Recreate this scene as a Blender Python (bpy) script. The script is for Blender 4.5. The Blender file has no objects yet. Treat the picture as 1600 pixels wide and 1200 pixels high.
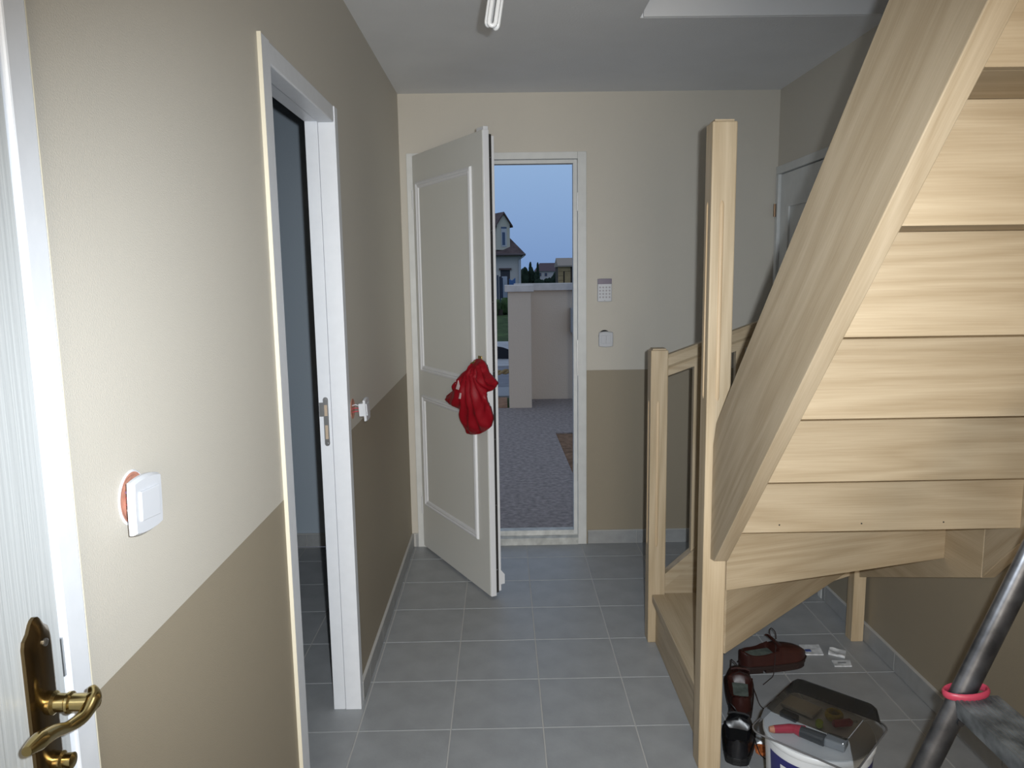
import bpy, bmesh, math, random
from mathutils import Vector, Matrix, noise
from mathutils.geometry import delaunay_2d_cdt

# ------------------------------------------------------------------ camera
FPX, PITCH, YAW, ROLL, EYE = 1185.04, 0.14272, 0.01164, -0.01419, 1.54126
YF, XL, XR, HC = 4.206, -0.538, 1.504, 2.5            # front wall, side walls, ceiling
TS, TX, TY = 0.3177, 0.11894, 2.4106                   # floor tile pitch and grid origin
DADO = 1.008
scene = bpy.context.scene
COL = scene.collection
fw = Vector((math.sin(YAW) * math.cos(PITCH), math.cos(YAW) * math.cos(PITCH), -math.sin(PITCH)))
r0 = Vector((math.cos(YAW), -math.sin(YAW), 0))
u0 = r0.cross(fw)
rt = r0 * math.cos(ROLL) + u0 * math.sin(ROLL)
up = -r0 * math.sin(ROLL) + u0 * math.cos(ROLL)
EYEP = Vector((0, 0, EYE))
cd = bpy.data.cameras.new('camera')
cd.sensor_width = 36.0
cd.lens = FPX / 1600 * 36
cd.clip_start, cd.clip_end = 0.02, 2000
cam = bpy.data.objects.new('camera', cd)
COL.objects.link(cam)
M3 = Matrix((rt, up, -fw)).transposed()
cam.matrix_world = Matrix.Translation(EYEP) @ M3.to_4x4()
scene.camera = cam

def ray(px, py):
    return rt * ((px - 800) / FPX) - up * ((py - 600) / FPX) + fw
def hit(px, py, axis, v):
    d = ray(px, py)
    return EYEP + d * ((v - EYEP[axis]) / d[axis])
def hitp(px, py, p0, n):
    d = ray(px, py)
    return EYEP + d * ((p0 - EYEP).dot(n) / d.dot(n))

# ------------------------------------------------------------------ light
scene.view_settings.view_transform = 'Standard'
scene.view_settings.look = 'None'
scene.view_settings.exposure = 0.0
scene.view_settings.gamma = 1.0
scene.view_settings.use_curve_mapping = False

world = bpy.data.worlds.new('dusk_sky')
scene.world = world
world.use_nodes = True
nt = world.node_tree
nt.nodes.clear()
wo = nt.nodes.new('ShaderNodeOutputWorld')
bg = nt.nodes.new('ShaderNodeBackground')
tc = nt.nodes.new('ShaderNodeTexCoord')
sx = nt.nodes.new('ShaderNodeSeparateXYZ')
rp = nt.nodes.new('ShaderNodeValToRGB')
rp.color_ramp.elements[0].position = 0.0
rp.color_ramp.elements[0].color = (0.185, 0.300, 0.545, 1)
rp.color_ramp.elements[1].position = 0.16
rp.color_ramp.elements[1].color = (0.290, 0.440, 0.680, 1)
e = rp.color_ramp.elements.new(1.0)
e.color = (0.40, 0.48, 0.62, 1)
e = rp.color_ramp.elements.new(0.5)
e.color = (0.41, 0.51, 0.68, 1)
nt.links.new(tc.outputs['Generated'], sx.inputs[0])
nt.links.new(sx.outputs['Z'], rp.inputs[0])
nt.links.new(rp.outputs[0], bg.inputs[0])
bg.inputs[1].default_value = 1.0
nt.links.new(bg.outputs[0], wo.inputs[0])

# the photographer's flash, just right of and above the lens
fl = bpy.data.lights.new('camera_flash', 'SPOT')
fl.energy = 224
fl.color = (0.885, 0.947, 1.0)
fl.spot_size = math.radians(100)
fl.spot_blend = 1.0
fl.shadow_soft_size = 0.012
flo = bpy.data.objects.new('camera_flash', fl)
COL.objects.link(flo)
flo.matrix_world = Matrix.Translation(EYEP + rt * 0.05 + up * 0.035) @ M3.to_4x4() @ Matrix.Rotation(math.radians(-5.2), 4, 'X') @ Matrix.Diagonal((1.0, 0.86, 1.0, 1.0))
# added warm fill light, unseen behind the camera; evens near and far brightness
lb = bpy.data.lights.new('rear_fill_light', 'AREA')
lb.shape = 'RECTANGLE'
lb.size, lb.size_y = 1.7, 1.9
lb.energy = 100
lb.color = (1.0, 0.89, 0.74)
lbo = bpy.data.objects.new('rear_fill_light', lb)
COL.objects.link(lbo)
lbo.location = (0.45, -4.42, 1.25)
lbo.rotation_euler = (math.radians(90), 0, 0)

# ------------------------------------------------------------------ materials
def s2l(c):
    return tuple(((v / 255) / 12.92 if v / 255 <= 0.04045 else ((v / 255 + 0.055) / 1.055) ** 2.4) for v in c)
MATS = {}
def mat(name, col, rough=0.6, metal=0.0, spec=0.5, var=0.0, vscale=8.0, bump=0.0, bscale=60.0, coat=0.0):
    if name in MATS:
        return MATS[name]
    m = bpy.data.materials.new(name)
    MATS[name] = m
    m.use_nodes = True
    t = m.node_tree
    b = t.nodes['Principled BSDF']
    b.inputs['Base Color'].default_value = (*col, 1)
    b.inputs['Roughness'].default_value = rough
    b.inputs['Metallic'].default_value = metal
    b.inputs['Specular IOR Level'].default_value = spec
    b.inputs['Coat Weight'].default_value = coat
    if var or bump:
        co = t.nodes.new('ShaderNodeTexCoord')
    if var:
        n = t.nodes.new('ShaderNodeTexNoise')
        n.inputs['Scale'].default_value = vscale
        n.inputs['Detail'].default_value = 5
        t.links.new(co.outputs['Object'], n.inputs['Vector'])
        r = t.nodes.new('ShaderNodeValToRGB')
        r.color_ramp.elements[0].position = 0.3
        r.color_ramp.elements[1].position = 0.7
        r.color_ramp.elements[0].color = (*[c * (1 - var) for c in col], 1)
        r.color_ramp.elements[1].color = (*[min(1, c * (1 + var)) for c in col], 1)
        t.links.new(n.outputs[0], r.inputs[0])
        t.links.new(r.outputs[0], b.inputs['Base Color'])
    if bump:
        n2 = t.nodes.new('ShaderNodeTexNoise')
        n2.inputs['Scale'].default_value = bscale
        n2.inputs['Detail'].default_value = 3
        t.links.new(co.outputs['Object'], n2.inputs['Vector'])
        bp = t.nodes.new('ShaderNodeBump')
        bp.inputs['Strength'].default_value = bump
        bp.inputs['Distance'].default_value = 0.01
        t.links.new(n2.outputs[0], bp.inputs['Height'])
        t.links.new(bp.outputs[0], b.inputs['Normal'])
    return m

UPPER = (0.575, 0.541, 0.476)
LOWER = (0.315, 0.270, 0.200)
def wall_paint(name, strip=False):
    m = mat(name, UPPER, rough=0.55, spec=0.35, bump=0.12, bscale=420)
    t = m.node_tree
    b = t.nodes['Principled BSDF']
    g = t.nodes.new('ShaderNodeNewGeometry')
    s = t.nodes.new('ShaderNodeSeparateXYZ')
    t.links.new(g.outputs['Position'], s.inputs[0])
    c = t.nodes.new('ShaderNodeMath')
    c.operation = 'GREATER_THAN'
    c.inputs[1].default_value = DADO
    t.links.new(s.outputs['Z'], c.inputs[0])
    fac = c.outputs[0]
    if strip:                       # unpainted strip beside the entry door frame
        c2 = t.nodes.new('ShaderNodeMath')
        c2.operation = 'LESS_THAN'
        c2.inputs[1].default_value = -0.45
        t.links.new(s.outputs['X'], c2.inputs[0])
        c3 = t.nodes.new('ShaderNodeMath')
        c3.operation = 'MAXIMUM'
        t.links.new(fac, c3.inputs[0])
        t.links.new(c2.outputs[0], c3.inputs[1])
        fac = c3.outputs[0]
    mx = t.nodes.new('ShaderNodeMix')
    mx.data_type = 'RGBA'
    mx.inputs[6].default_value = (*LOWER, 1)
    mx.inputs[7].default_value = (*UPPER, 1)
    t.links.new(fac, mx.inputs[0])
    t.links.new(mx.outputs[2], b.inputs['Base Color'])
    return m

def wood(name, axis, tint=(1, 1, 1), ang=0.0):
    """pale hardwood; grain runs along axis 0/1/2, optionally tilted about X by ang"""
    m = bpy.data.materials.new(name)
    MATS[name] = m
    m.use_nodes = True
    t = m.node_tree
    b = t.nodes['Principled BSDF']
    b.inputs['Roughness'].default_value = 0.5
    b.inputs['Specular IOR Level'].default_value = 0.4
    co = t.nodes.new('ShaderNodeTexCoord')
    oi = t.nodes.new('ShaderNodeObjectInfo')
    mp0 = t.nodes.new('ShaderNodeMapping')
    mp0.inputs['Rotation'].default_value = (ang, 0, 0)
    t.links.new(co.outputs['Object'], mp0.inputs[0])
    off = t.nodes.new('ShaderNodeVectorMath')
    off.operation = 'SCALE'
    off.inputs[0].default_value = (7.3, 5.1, 9.7)
    t.links.new(oi.outputs['Random'], off.inputs['Scale'])
    ad = t.nodes.new('ShaderNodeVectorMath')
    ad.operation = 'ADD'
    t.links.new(mp0.outputs[0], ad.inputs[0])
    t.links.new(off.outputs[0], ad.inputs[1])
    sc = [9.0, 9.0, 9.0]
    sc[axis] = 0.75
    mp = t.nodes.new('ShaderNodeMapping')
    mp.inputs['Scale'].default_value = sc
    t.links.new(ad.outputs[0], mp.inputs[0])
    n1 = t.nodes.new('ShaderNodeTexNoise')         # broad figure
    n1.inputs['Scale'].default_value = 0.75
    n1.inputs['Detail'].default_value = 2.0
    t.links.new(mp.outputs[0], n1.inputs['Vector'])
    ml = t.nodes.new('ShaderNodeMath')
    ml.operation = 'MULTIPLY'
    ml.inputs[1].default_value = 9.0
    t.links.new(n1.outputs[0], ml.inputs[0])
    pp = t.nodes.new('ShaderNodeMath')
    pp.operation = 'PINGPONG'
    pp.inputs[1].default_value = 0.5
    t.links.new(ml.outputs[0], pp.inputs[0])
    n2 = t.nodes.new('ShaderNodeTexNoise')         # fine fibre
    sc2 = [300.0, 300.0, 300.0]
    sc2[axis] = 7.0
    mp2 = t.nodes.new('ShaderNodeMapping')
    mp2.inputs['Scale'].default_value = sc2
    t.links.new(ad.outputs[0], mp2.inputs[0])
    n2.inputs['Scale'].default_value = 1.0
    n2.inputs['Detail'].default_value = 3.0
    t.links.new(mp2.outputs[0], n2.inputs['Vector'])
    mixf = t.nodes.new('ShaderNodeMath')
    mixf.operation = 'MULTIPLY_ADD'
    mixf.inputs[1].default_value = 0.85
    t.links.new(n2.outputs[0], mixf.inputs[0])
    t.links.new(pp.outputs[0], mixf.inputs[2])
    r = t.nodes.new('ShaderNodeValToRGB')
    a = (0.52, 0.415, 0.280)
    c2 = (0.39, 0.295, 0.182)
    r.color_ramp.elements[0].position = 0.25
    r.color_ramp.elements[1].position = 1.0
    r.color_ramp.elements[0].color = (*[x * y for x, y in zip(c2, tint)], 1)
    r.color_ramp.elements[1].color = (*[x * y for x, y in zip(a, tint)], 1)
    t.links.new(mixf.outputs[0], r.inputs[0])
    t.links.new(r.outputs[0], b.inputs['Base Color'])
    bp = t.nodes.new('ShaderNodeBump')
    bp.inputs['Strength'].default_value = 0.05
    bp.inputs['Distance'].default_value = 0.004
    t.links.new(n2.outputs[0], bp.inputs['Height'])
    t.links.new(bp.outputs[0], b.inputs['Normal'])
    return m

M_WALL = wall_paint('wall_paint')
M_WALLF = wall_paint('front_wall_paint', True)
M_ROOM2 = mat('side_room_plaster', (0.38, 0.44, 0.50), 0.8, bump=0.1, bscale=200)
M_CEIL = mat('ceiling_plaster', (0.81, 0.825, 0.85), 0.9, spec=0.2, var=0.03, vscale=3, bump=0.15, bscale=120)
M_WELL = mat('stairwell_plaster', (0.80, 0.81, 0.83), 0.9, spec=0.2)
M_GROUT = mat('grout', (0.52, 0.51, 0.49), 0.9)
M_TILE = mat('grey_floor_tile', (0.325, 0.335, 0.345), 0.42, spec=0.45, var=0.10, vscale=9, bump=0.05, bscale=90)
M_PLINTH = mat('grey_plinth_tile', (0.33, 0.335, 0.335), 0.45, var=0.08, vscale=20)
M_WHITE = mat('white_gloss_paint', (0.72, 0.745, 0.79), 0.4, var=0.02, vscale=30, bump=0.04, bscale=40)
M_CREAM = mat('cream_edge_paint', (0.62, 0.575, 0.46), 0.6)
M_FRAME = mat('white_frame_paint', (0.62, 0.63, 0.62), 0.45, var=0.05, vscale=14)
M_LEAF = mat('entry_door_paint', (0.66, 0.665, 0.64), 0.5, spec=0.4)
M_LIP = mat('entry_door_lip', (0.72, 0.73, 0.76), 0.45)
M_SEAL = mat('black_rubber', (0.02, 0.018, 0.018), 0.6)
M_BRASS = mat('polished_brass', (0.46, 0.36, 0.16), 0.2, metal=1.0)
M_DBRASS = mat('dark_brass', (0.17, 0.12, 0.06), 0.24, metal=1.0)
M_STEEL = mat('steel', (0.36, 0.37, 0.38), 0.35, metal=1.0)
M_PLASTIC = mat('white_plastic', (0.56, 0.575, 0.61), 0.35)
M_GAP = mat('dark_gap', (0.02, 0.02, 0.02), 0.9)
M_WX = wood('wood_grain_x', 0, (0.88, 0.88, 0.88))
M_WZ = wood('wood_grain_z', 2)
M_WY = wood('wood_grain_slope', 1, (0.93, 0.94, 0.97), ang=0.795)
M_WYH = wood('wood_grain_y', 1)
M_FLUTE = wood('wood_flute', 2, (1.12, 1.06, 1.0))

def grained_door(name):
    m = mat(name, (0.52, 0.545, 0.555), 0.38, spec=0.5)
    t = m.node_tree
    b = t.nodes['Principled BSDF']
    co = t.nodes.new('ShaderNodeTexCoord')
    mp = t.nodes.new('ShaderNodeMapping')
    mp.inputs['Scale'].default_value = (200, 200, 4)
    t.links.new(co.outputs['Object'], mp.inputs[0])
    n = t.nodes.new('ShaderNodeTexNoise')
    n.inputs['Scale'].default_value = 1.0
    n.inputs['Detail'].default_value = 2
    t.links.new(mp.outputs[0], n.inputs['Vector'])
    bp = t.nodes.new('ShaderNodeBump')
    bp.inputs['Strength'].default_value = 0.35
    bp.inputs['Distance'].default_value = 0.002
    t.links.new(n.outputs[0], bp.inputs['Height'])
    t.links.new(bp.outputs[0], b.inputs['Normal'])
    return m
M_GDOOR = grained_door('white_woodgrain_door')

# ------------------------------------------------------------------ mesh helpers
def box(bm, x0, x1, y0, y1, z0, z1, bev=0.0):
    v = [bm.verts.new(p) for p in ((x0, y0, z0), (x1, y0, z0), (x1, y1, z0), (x0, y1, z0),
                                   (x0, y0, z1), (x1, y0, z1), (x1, y1, z1), (x0, y1, z1))]
    fs = [bm.faces.new([v[i] for i in q]) for q in ((3, 2, 1, 0), (4, 5, 6, 7), (0, 1, 5, 4), (1, 2, 6, 5), (2, 3, 7, 6), (3, 0, 4, 7))]
    if bev:
        es = {e for f in fs for e in f.edges}
        bmesh.ops.bevel(bm, geom=list(es), offset=bev, segments=2, affect='EDGES', profile=0.5)
    return bm
def B(*a, **k):
    return box(bmesh.new(), *a, **k)
def prism(poly, axis, a, b, bev=0.0, bm=None):
    """poly: 2D points in the two remaining axes (in x,y,z order), extruded from a to b along axis"""
    bm = bm or bmesh.new()
    def P(q, w):
        c = list(q)
        c.insert(axis, w)
        return c
    va = [bm.verts.new(P(q, a)) for q in poly]
    vb = [bm.verts.new(P(q, b)) for q in poly]
    n = len(poly)
    fs = [bm.faces.new(va), bm.faces.new(vb[::-1])]
    for i in range(n):
        fs.append(bm.faces.new((va[i], vb[i], vb[(i + 1) % n], va[(i + 1) % n])))
    bmesh.ops.recalc_face_normals(bm, faces=fs)
    if bev:
        es = {e for f in fs for e in f.edges}
        bmesh.ops.bevel(bm, geom=list(es), offset=bev, segments=2, affect='EDGES', profile=0.5)
    return bm
def tube(pts, rad, seg=10, bm=None, flat=None, cap=True):
    """tube along pts; rad number or list; flat = list of (ru, rv) with u = world-up side"""
    bm = bm or bmesh.new()
    pts = [Vector(p) for p in pts]
    n = len(pts)
    rings = []
    prev = None
    for i, p in enumerate(pts):
        d = (pts[min(i + 1, n - 1)] - pts[max(i - 1, 0)]).normalized()
        if prev is None:
            a = Vector((0, 0, 1)) if abs(d.z) < 0.9 else Vector((1, 0, 0))
        else:
            a = prev
        u = (a - d * a.dot(d)).normalized()
        prev = u
        w = d.cross(u)
        if flat:
            ru, rv = flat[i]
        else:
            ru = rv = rad[i] if isinstance(rad, (list, tuple)) else rad
        rings.append([bm.verts.new(p + u * (ru * math.cos(2 * math.pi * k / seg)) + w * (rv * math.sin(2 * math.pi * k / seg))) for k in range(seg)])
    fs = []
    for i in range(n - 1):
        for k in range(seg):
            fs.append(bm.faces.new((rings[i][k], rings[i][(k + 1) % seg], rings[i + 1][(k + 1) % seg], rings[i + 1][k])))
    if cap:
        fs.append(bm.faces.new(rings[0][::-1]))
        fs.append(bm.faces.new(rings[-1]))
    bmesh.ops.recalc_face_normals(bm, faces=fs)
    return bm
def lathe(prof, c, axis=2, seg=32, bm=None):
    """prof: (radius, height) list revolved about axis through c"""
    bm = bm or bmesh.new()
    c = Vector(c)
    rings = []
    for r, h in prof:
        ring = []
        for k in range(seg):
            a = 2 * math.pi * k / seg
            q = [r * math.cos(a), r * math.sin(a)]
            q.insert(axis, h)
            ring.append(bm.verts.new(c + Vector(q)))
        rings.append(ring)
    fs = []
    for i in range(len(rings) - 1):
        for k in range(seg):
            fs.append(bm.faces.new((rings[i][k], rings[i][(k + 1) % seg], rings[i + 1][(k + 1) % seg], rings[i + 1][k])))
    fs.append(bm.faces.new(rings[0]))
    fs.append(bm.faces.new(rings[-1]))
    bmesh.ops.recalc_face_normals(bm, faces=fs)
    return bm
def loft(rings, bm=None, closed=True, caps=True):
    bm = bm or bmesh.new()
    R = [[bm.verts.new(p) for p in r] for r in rings]
    n = len(R[0])
    fs = []
    for i in range(len(R) - 1):
        for k in range(n if closed else n - 1):
            fs.append(bm.faces.new((R[i][k], R[i][(k + 1) % n], R[i + 1][(k + 1) % n], R[i + 1][k])))
    if caps:
        fs.append(bm.faces.new(R[0]))
        fs.append(bm.faces.new(R[-1]))
    bmesh.ops.recalc_face_normals(bm, faces=fs)
    return bm
def spline(pts, n=8):
    """Catmull-Rom through pts"""
    pts = [Vector(p) for p in pts]
    out = []
    for i in range(len(pts) - 1):
        p0, p1, p2, p3 = pts[max(i - 1, 0)], pts[i], pts[i + 1], pts[min(i + 2, len(pts) - 1)]
        for k in range(n):
            t = k / n
            out.append(0.5 * ((2 * p1) + (p2 - p0) * t + (2 * p0 - 5 * p1 + 4 * p2 - p3) * t * t + (3 * p1 - p0 - 3 * p2 + p3) * t ** 3))
    out.append(pts[-1])
    return out

def obj(name, bm, m, parent=None, smooth=False, xf=None):
    me = bpy.data.meshes.new(name)
    if xf is not None:
        bmesh.ops.transform(bm, matrix=xf, verts=bm.verts)
    if parent is not None:
        off = WPOS.get(parent.name, Vector())
        bmesh.ops.translate(bm, vec=-off, verts=bm.verts)
    bm.to_mesh(me)
    bm.free()
    if smooth:
        for p in me.polygons:
            p.use_smooth = True
        me.set_sharp_from_angle(angle=math.radians(smooth if smooth is not True else 50))
    me.materials.append(m)
    o = bpy.data.objects.new(name, me)
    COL.objects.link(o)
    if parent is not None:
        o.parent = parent
        WPOS[o.name] = WPOS.get(parent.name, Vector())
    else:
        WPOS[o.name] = Vector()
    return o
WPOS = {}
def tag(o, label, cat=None, group=None, kind=None):
    o['label'] = label
    if cat:
        o['category'] = cat
    if group:
        o['group'] = group
    if kind:
        o['kind'] = kind
    return o
def thing(name, loc, label, cat, group=None, kind=None):
    o = bpy.data.objects.new(name, None)
    o.empty_display_size = 0.05
    COL.objects.link(o)
    o.location = loc
    WPOS[o.name] = Vector(loc)
    return tag(o, label, cat, group, kind)
def struct(name, bm, m, label, cat):
    return tag(obj(name, bm, m), label, cat, kind='structure')

# ================================================================== ROOM SHELL
WT = 0.082                                     # left partition thickness
YB = -4.6
A0, A1 = 0.085, 0.905                          # opening of the door beside the camera
B0, B1, BH = 1.80, 2.585, 2.088                # doorway of the side room
# floor slab with individually laid tiles
floor = struct('floor', B(-3.1, 1.62, YB - 0.1, YF + 0.02, -0.14, -0.0025), M_GROUT, 'grey square-tiled floor with pale grout lines', 'floor')
fullmesh = None
g = 0.0022
for i in range(-7, 6):
    for j in range(-6, 7):
        x0, x1 = TX + i * TS + g, TX + (i + 1) * TS - g
        y0, y1 = TY + j * TS + g, TY + (j + 1) * TS - g
        y1c = min(y1, YF - 0.002)
        spans = []
        if x1 > XL and x0 < XR:
            spans.append((max(x0, XL + 0.001), min(x1, XR - 0.001)))
        if x0 < XL - WT:
            spans.append((x0, min(x1, XL - WT - 0.001)))
        if x0 < XL - WT and y1 < 1.2:
            continue
        if x0 < XL < x1 and y1 > B0 and y0 < B1:
            spans = [(x0, x1)]
        for a, b in spans:
            if b - a < 0.006 or y1c - y0 < 0.01:
                continue
            full = abs(b - a - (x1 - x0)) < 1e-5 and y1c == y1
            if full and fullmesh:
                o = bpy.data.objects.new('tile', fullmesh)
                COL.objects.link(o)
                o.parent = floor
            else:
                cx, cy = (a + b) / 2, (y0 + y1c) / 2
                o = obj('tile', B(a - cx, b - cx, y0 - cy, y1c - cy, -0.012, 0.0, bev=0.0012), M_TILE, floor)
                if full:
                    fullmesh = o.data
            o.location = ((a + b) / 2, (y0 + y1c) / 2, 0)

# left partition
bm = bmesh.new()
for y0, y1, z0 in ((YB, A0, 0), (A0, A1, 2.09), (A1, B0, 0), (B0, B1, BH), (B1, YF, 0)):
    box(bm, XL - WT, XL, y0, y1, z0, HC)
struct('wall_left', bm, M_WALL, 'beige wall with darker taupe lower half and two doorways', 'wall')
# front wall
E0, E1, EH = -0.497, 0.462, 2.192
bm = bmesh.new()
box(bm, XL - WT, E0, YF, YF + 0.32, -0.3, 2.75)
box(bm, E1, 1.62, YF, YF + 0.32, -0.3, 2.75)
box(bm, E0, E1, YF, YF + 0.32, EH, 2.75)
struct('wall_front', bm, M_WALLF, 'beige end wall with taupe lower half around the entry door', 'wall')
# right wall
D0, D1, DH = 3.40, 4.196, 2.098
bm = bmesh.new()
box(bm, XR, XR + 0.1, YB, D0, 0, HC)
box(bm, XR, XR + 0.1, D0, D1, DH, HC)
box(bm, XR, XR + 0.1, D1, YF, 0, HC)
struct('wall_right', bm, M_WALL, 'beige and taupe wall beside and below the staircase', 'wall')
struct('wall_back', B(XL - WT, XR + 0.1, YB - 0.1, YB, 0, HC), M_WALL, 'beige wall behind the hall', 'wall')
# ceiling with the stairwell opening
W0, W1, V0, V1 = 0.541, XR, 0.05, 3.04
bm = bmesh.new()
box(bm, XL - WT, W0, YB - 0.1, YF, HC, HC + 0.25)
box(bm, W0, XR + 0.1, V1, YF, HC, HC + 0.25)
box(bm, W0, XR + 0.1, YB - 0.1, V0, HC, HC + 0.25)
struct('ceiling', bm, M_CEIL, 'grey plaster ceiling with a stairwell opening', 'ceiling')
struct('wall_stairwell_front', B(W0 + 0.012, W1, V1 - 0.012, V1, HC + 0.001, HC + 0.25), M_WELL, 'pale edge of the stairwell opening', 'wall')
bm = bmesh.new()
box(bm, W0 - 0.1, XR + 0.1, V1, V1 + 0.1, HC + 0.25, 5.0)
box(bm, W0 - 0.1, XR + 0.1, V0 - 0.1, V0, HC + 0.25, 5.0)
box(bm, W0 - 0.1, W0, V0, V1, HC + 0.25, 5.0)
box(bm, XR, XR + 0.1, V0, V1, HC, 5.0)
struct('wall_stairwell_upper', bm, M_WELL, 'white walls of the upper stairwell', 'wall')
struct('ceiling_upper', B(W0 - 0.1, XR + 0.1, V0 - 0.1, V1 + 0.1, 5.0, 5.1), M_WELL, 'white ceiling over the upper stairwell', 'ceiling')
# side room seen through the doorway
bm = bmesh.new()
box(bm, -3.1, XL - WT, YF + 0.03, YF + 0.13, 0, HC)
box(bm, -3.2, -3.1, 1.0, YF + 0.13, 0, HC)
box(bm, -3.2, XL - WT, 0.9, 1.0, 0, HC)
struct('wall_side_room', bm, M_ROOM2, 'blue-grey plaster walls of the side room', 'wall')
struct('ceiling_side_room', B(-3.2, XL - WT, 0.9, YF + 0.13, HC, HC + 0.1), M_CEIL, 'ceiling of the side room', 'ceiling')

# tiled skirtings, one piece per tile
def baseboard(name, runs, label):
    root = thing(name, (0, 0, 0), label, 'baseboard', kind='structure')
    bmb = bmesh.new()
    for axis, w, sgn, a, b in runs:          # axis the run follows, wall coordinate, side, from, to
        lo, hi = sorted((w, w + sgn * 0.006))
        if axis == 1:
            box(bmb, lo, hi, a, b, 0.0, 0.078)
        else:
            box(bmb, a, b, lo, hi, 0.0, 0.078)
    for axis, w, sgn, a, b in runs:
        lo, hi = sorted((w, w + sgn * 0.0108))
        if axis == 1:
            box(bmb, lo, hi, a, b, 0.0765, 0.0800)
        else:
            box(bmb, a, b, lo, hi, 0.0765, 0.0800)
    obj('mortar', bmb, M_GROUT, root)
    for axis, w, sgn, a, b in runs:
        org = TY if axis == 1 else TX
        k = math.floor((a - org) / TS)
        while org + k * TS < b:
            s, e2 = max(a, org + k * TS + 0.0015), min(b, org + (k + 1) * TS - 0.0015)
            if e2 - s > 0.01:
                lo, hi = sorted((w + sgn * 0.001, w + sgn * 0.011))
                bb = B(lo, hi, s, e2, 0.003, 0.076, bev=0.001) if axis == 1 else B(s, e2, lo, hi, 0.003, 0.076, bev=0.001)
                obj('tile', bb, M_PLINTH, root)
            k += 1
    return root
baseboard('baseboard_left', [(1, XL, 1, A1 + 0.01, B0 - 0.01), (1, XL, 1, B1 + 0.006, YF - 0.012)], 'grey tile skirting along the left wall')
baseboard('baseboard_front', [(0, YF, -1, XL + 0.012, E0 - 0.002), (0, YF, -1, E1 + 0.012, XR - 0.02)], 'grey tile skirting along the end wall')
baseboard('baseboard_right', [(1, XR, -1, -1.0, D0 - 0.004)], 'grey tile skirting below the staircase')
baseboard('baseboard_side_room', [(0, YF + 0.03, -1, -3.09, XL - WT - 0.01)], 'grey tile skirting in the side room')

# ------------------------------------------------------------------ doorway of the side room
fr = thing('trim_1', (XL, B0, 0), 'white painted door frame of the side-room doorway', 'door frame', kind='structure')
XP = XL + 0.009
obj('near_jamb', B(XL - WT - 0.008, XP, B0 - 0.004, B0 + 0.058, 0, BH - 0.001, bev=0.002), M_WHITE, fr)
bmj = B(XL - 0.001, XP + 0.0004, B0 - 0.0065, B0 - 0.0045, 0, BH)
tag(obj('cream_paint_edge', bmj, M_CREAM, fr), 'cream wall paint along the frame edge')
obj('far_jamb', B(XL - 0.047, XP, 2.546, B1 + 0.004, 0, BH - 0.001, bev=0.0015), M_WHITE, fr)
obj('jamb_stop', B(XL - WT - 0.008, XL - 0.0485, 2.549, B1 + 0.002, 0, BH - 0.002, bev=0.001), M_WHITE, fr)
obj('head_jamb', B(XL - 0.047, XP - 0.003, B0 + 0.0585, 2.5455, 2.036, BH, bev=0.004), M_WHITE, fr)
obj('head_stop', B(XL - WT - 0.008, XL - 0.0485, B0 + 0.0585, 2.5455, 2.040, BH - 0.002, bev=0.001), M_WHITE, fr)
# strike plate
zc = hit(512, 659, 1, 2.546).z
poly = []
cxs, hw, hh = XL - 0.066, 0.0085, 0.076
for k in range(9):
    a = math.pi * k / 8
    poly.append((cxs + hw * math.cos(a), zc + hh + hw * math.sin(a)))
for k in range(9):
    a = math.pi + math.pi * k / 8
    poly.append((cxs + hw * math.cos(a), zc - hh + hw * math.sin(a)))
sp = obj('strike_plate', prism(poly, 1, 2.5455, 2.549), M_STEEL, fr)
obj('lip', B(cxs - 0.022, cxs - hw, 2.5455, 2.549, zc + 0.018, zc + 0.066), M_STEEL, sp)
for z0, z1 in ((zc + 0.02, zc + 0.058), (zc - 0.06, zc - 0.012)):
    obj('mortise', B(cxs - 0.005, cxs + 0.005, 2.5448, 2.5456, z0, z1), mat('raw_wood', (0.45, 0.36, 0.27), 0.8), sp)
for z0 in (zc + hh, zc - hh):
    obj('screw', lathe([(0.004, -0.0006), (0.004, 0.0006)], (cxs, 2.5452, z0), 1, 12), M_STEEL, sp)

# ------------------------------------------------------------------ door beside the camera (closed)
d1 = thing('door_1', (XL, A1, 0), 'white wood-grain door with brass lever handle on long backplate', 'door', kind='structure')
obj('frame_jamb', B(XL - WT, XL + 0.009, 0.866, A1 + 0.005, 0, 2.09, bev=0.003), M_WHITE, d1)
obj('frame_jamb', B(XL - WT, XL + 0.009, A0 - 0.005, A0 + 0.04, 0, 2.09, bev=0.003), M_WHITE, d1)
obj('frame_head', B(XL - WT, XL + 0.009, A0 - 0.005, A1 + 0.005, 2.045, 2.094, bev=0.003), M_WHITE, d1)
obj('leaf', B(XL - 0.045, XL + 0.004, A0 + 0.043, 0.8615, 0.006, 2.042, bev=0.002), M_GDOOR, d1)
obj('latch', B(XL - 0.02, XL + 0.0045, 0.8618, 0.8655, 1.07, 1.118), M_STEEL, d1)
bmj = bmesh.new()
box(bmj, XL - 0.001, XL + 0.0084, A1 + 0.0052, A1 + 0.0066, 0.09, 2.09)
tag(obj('cream_paint_edge', bmj, M_CREAM, d1), 'cream wall paint along the frame edge')
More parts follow.
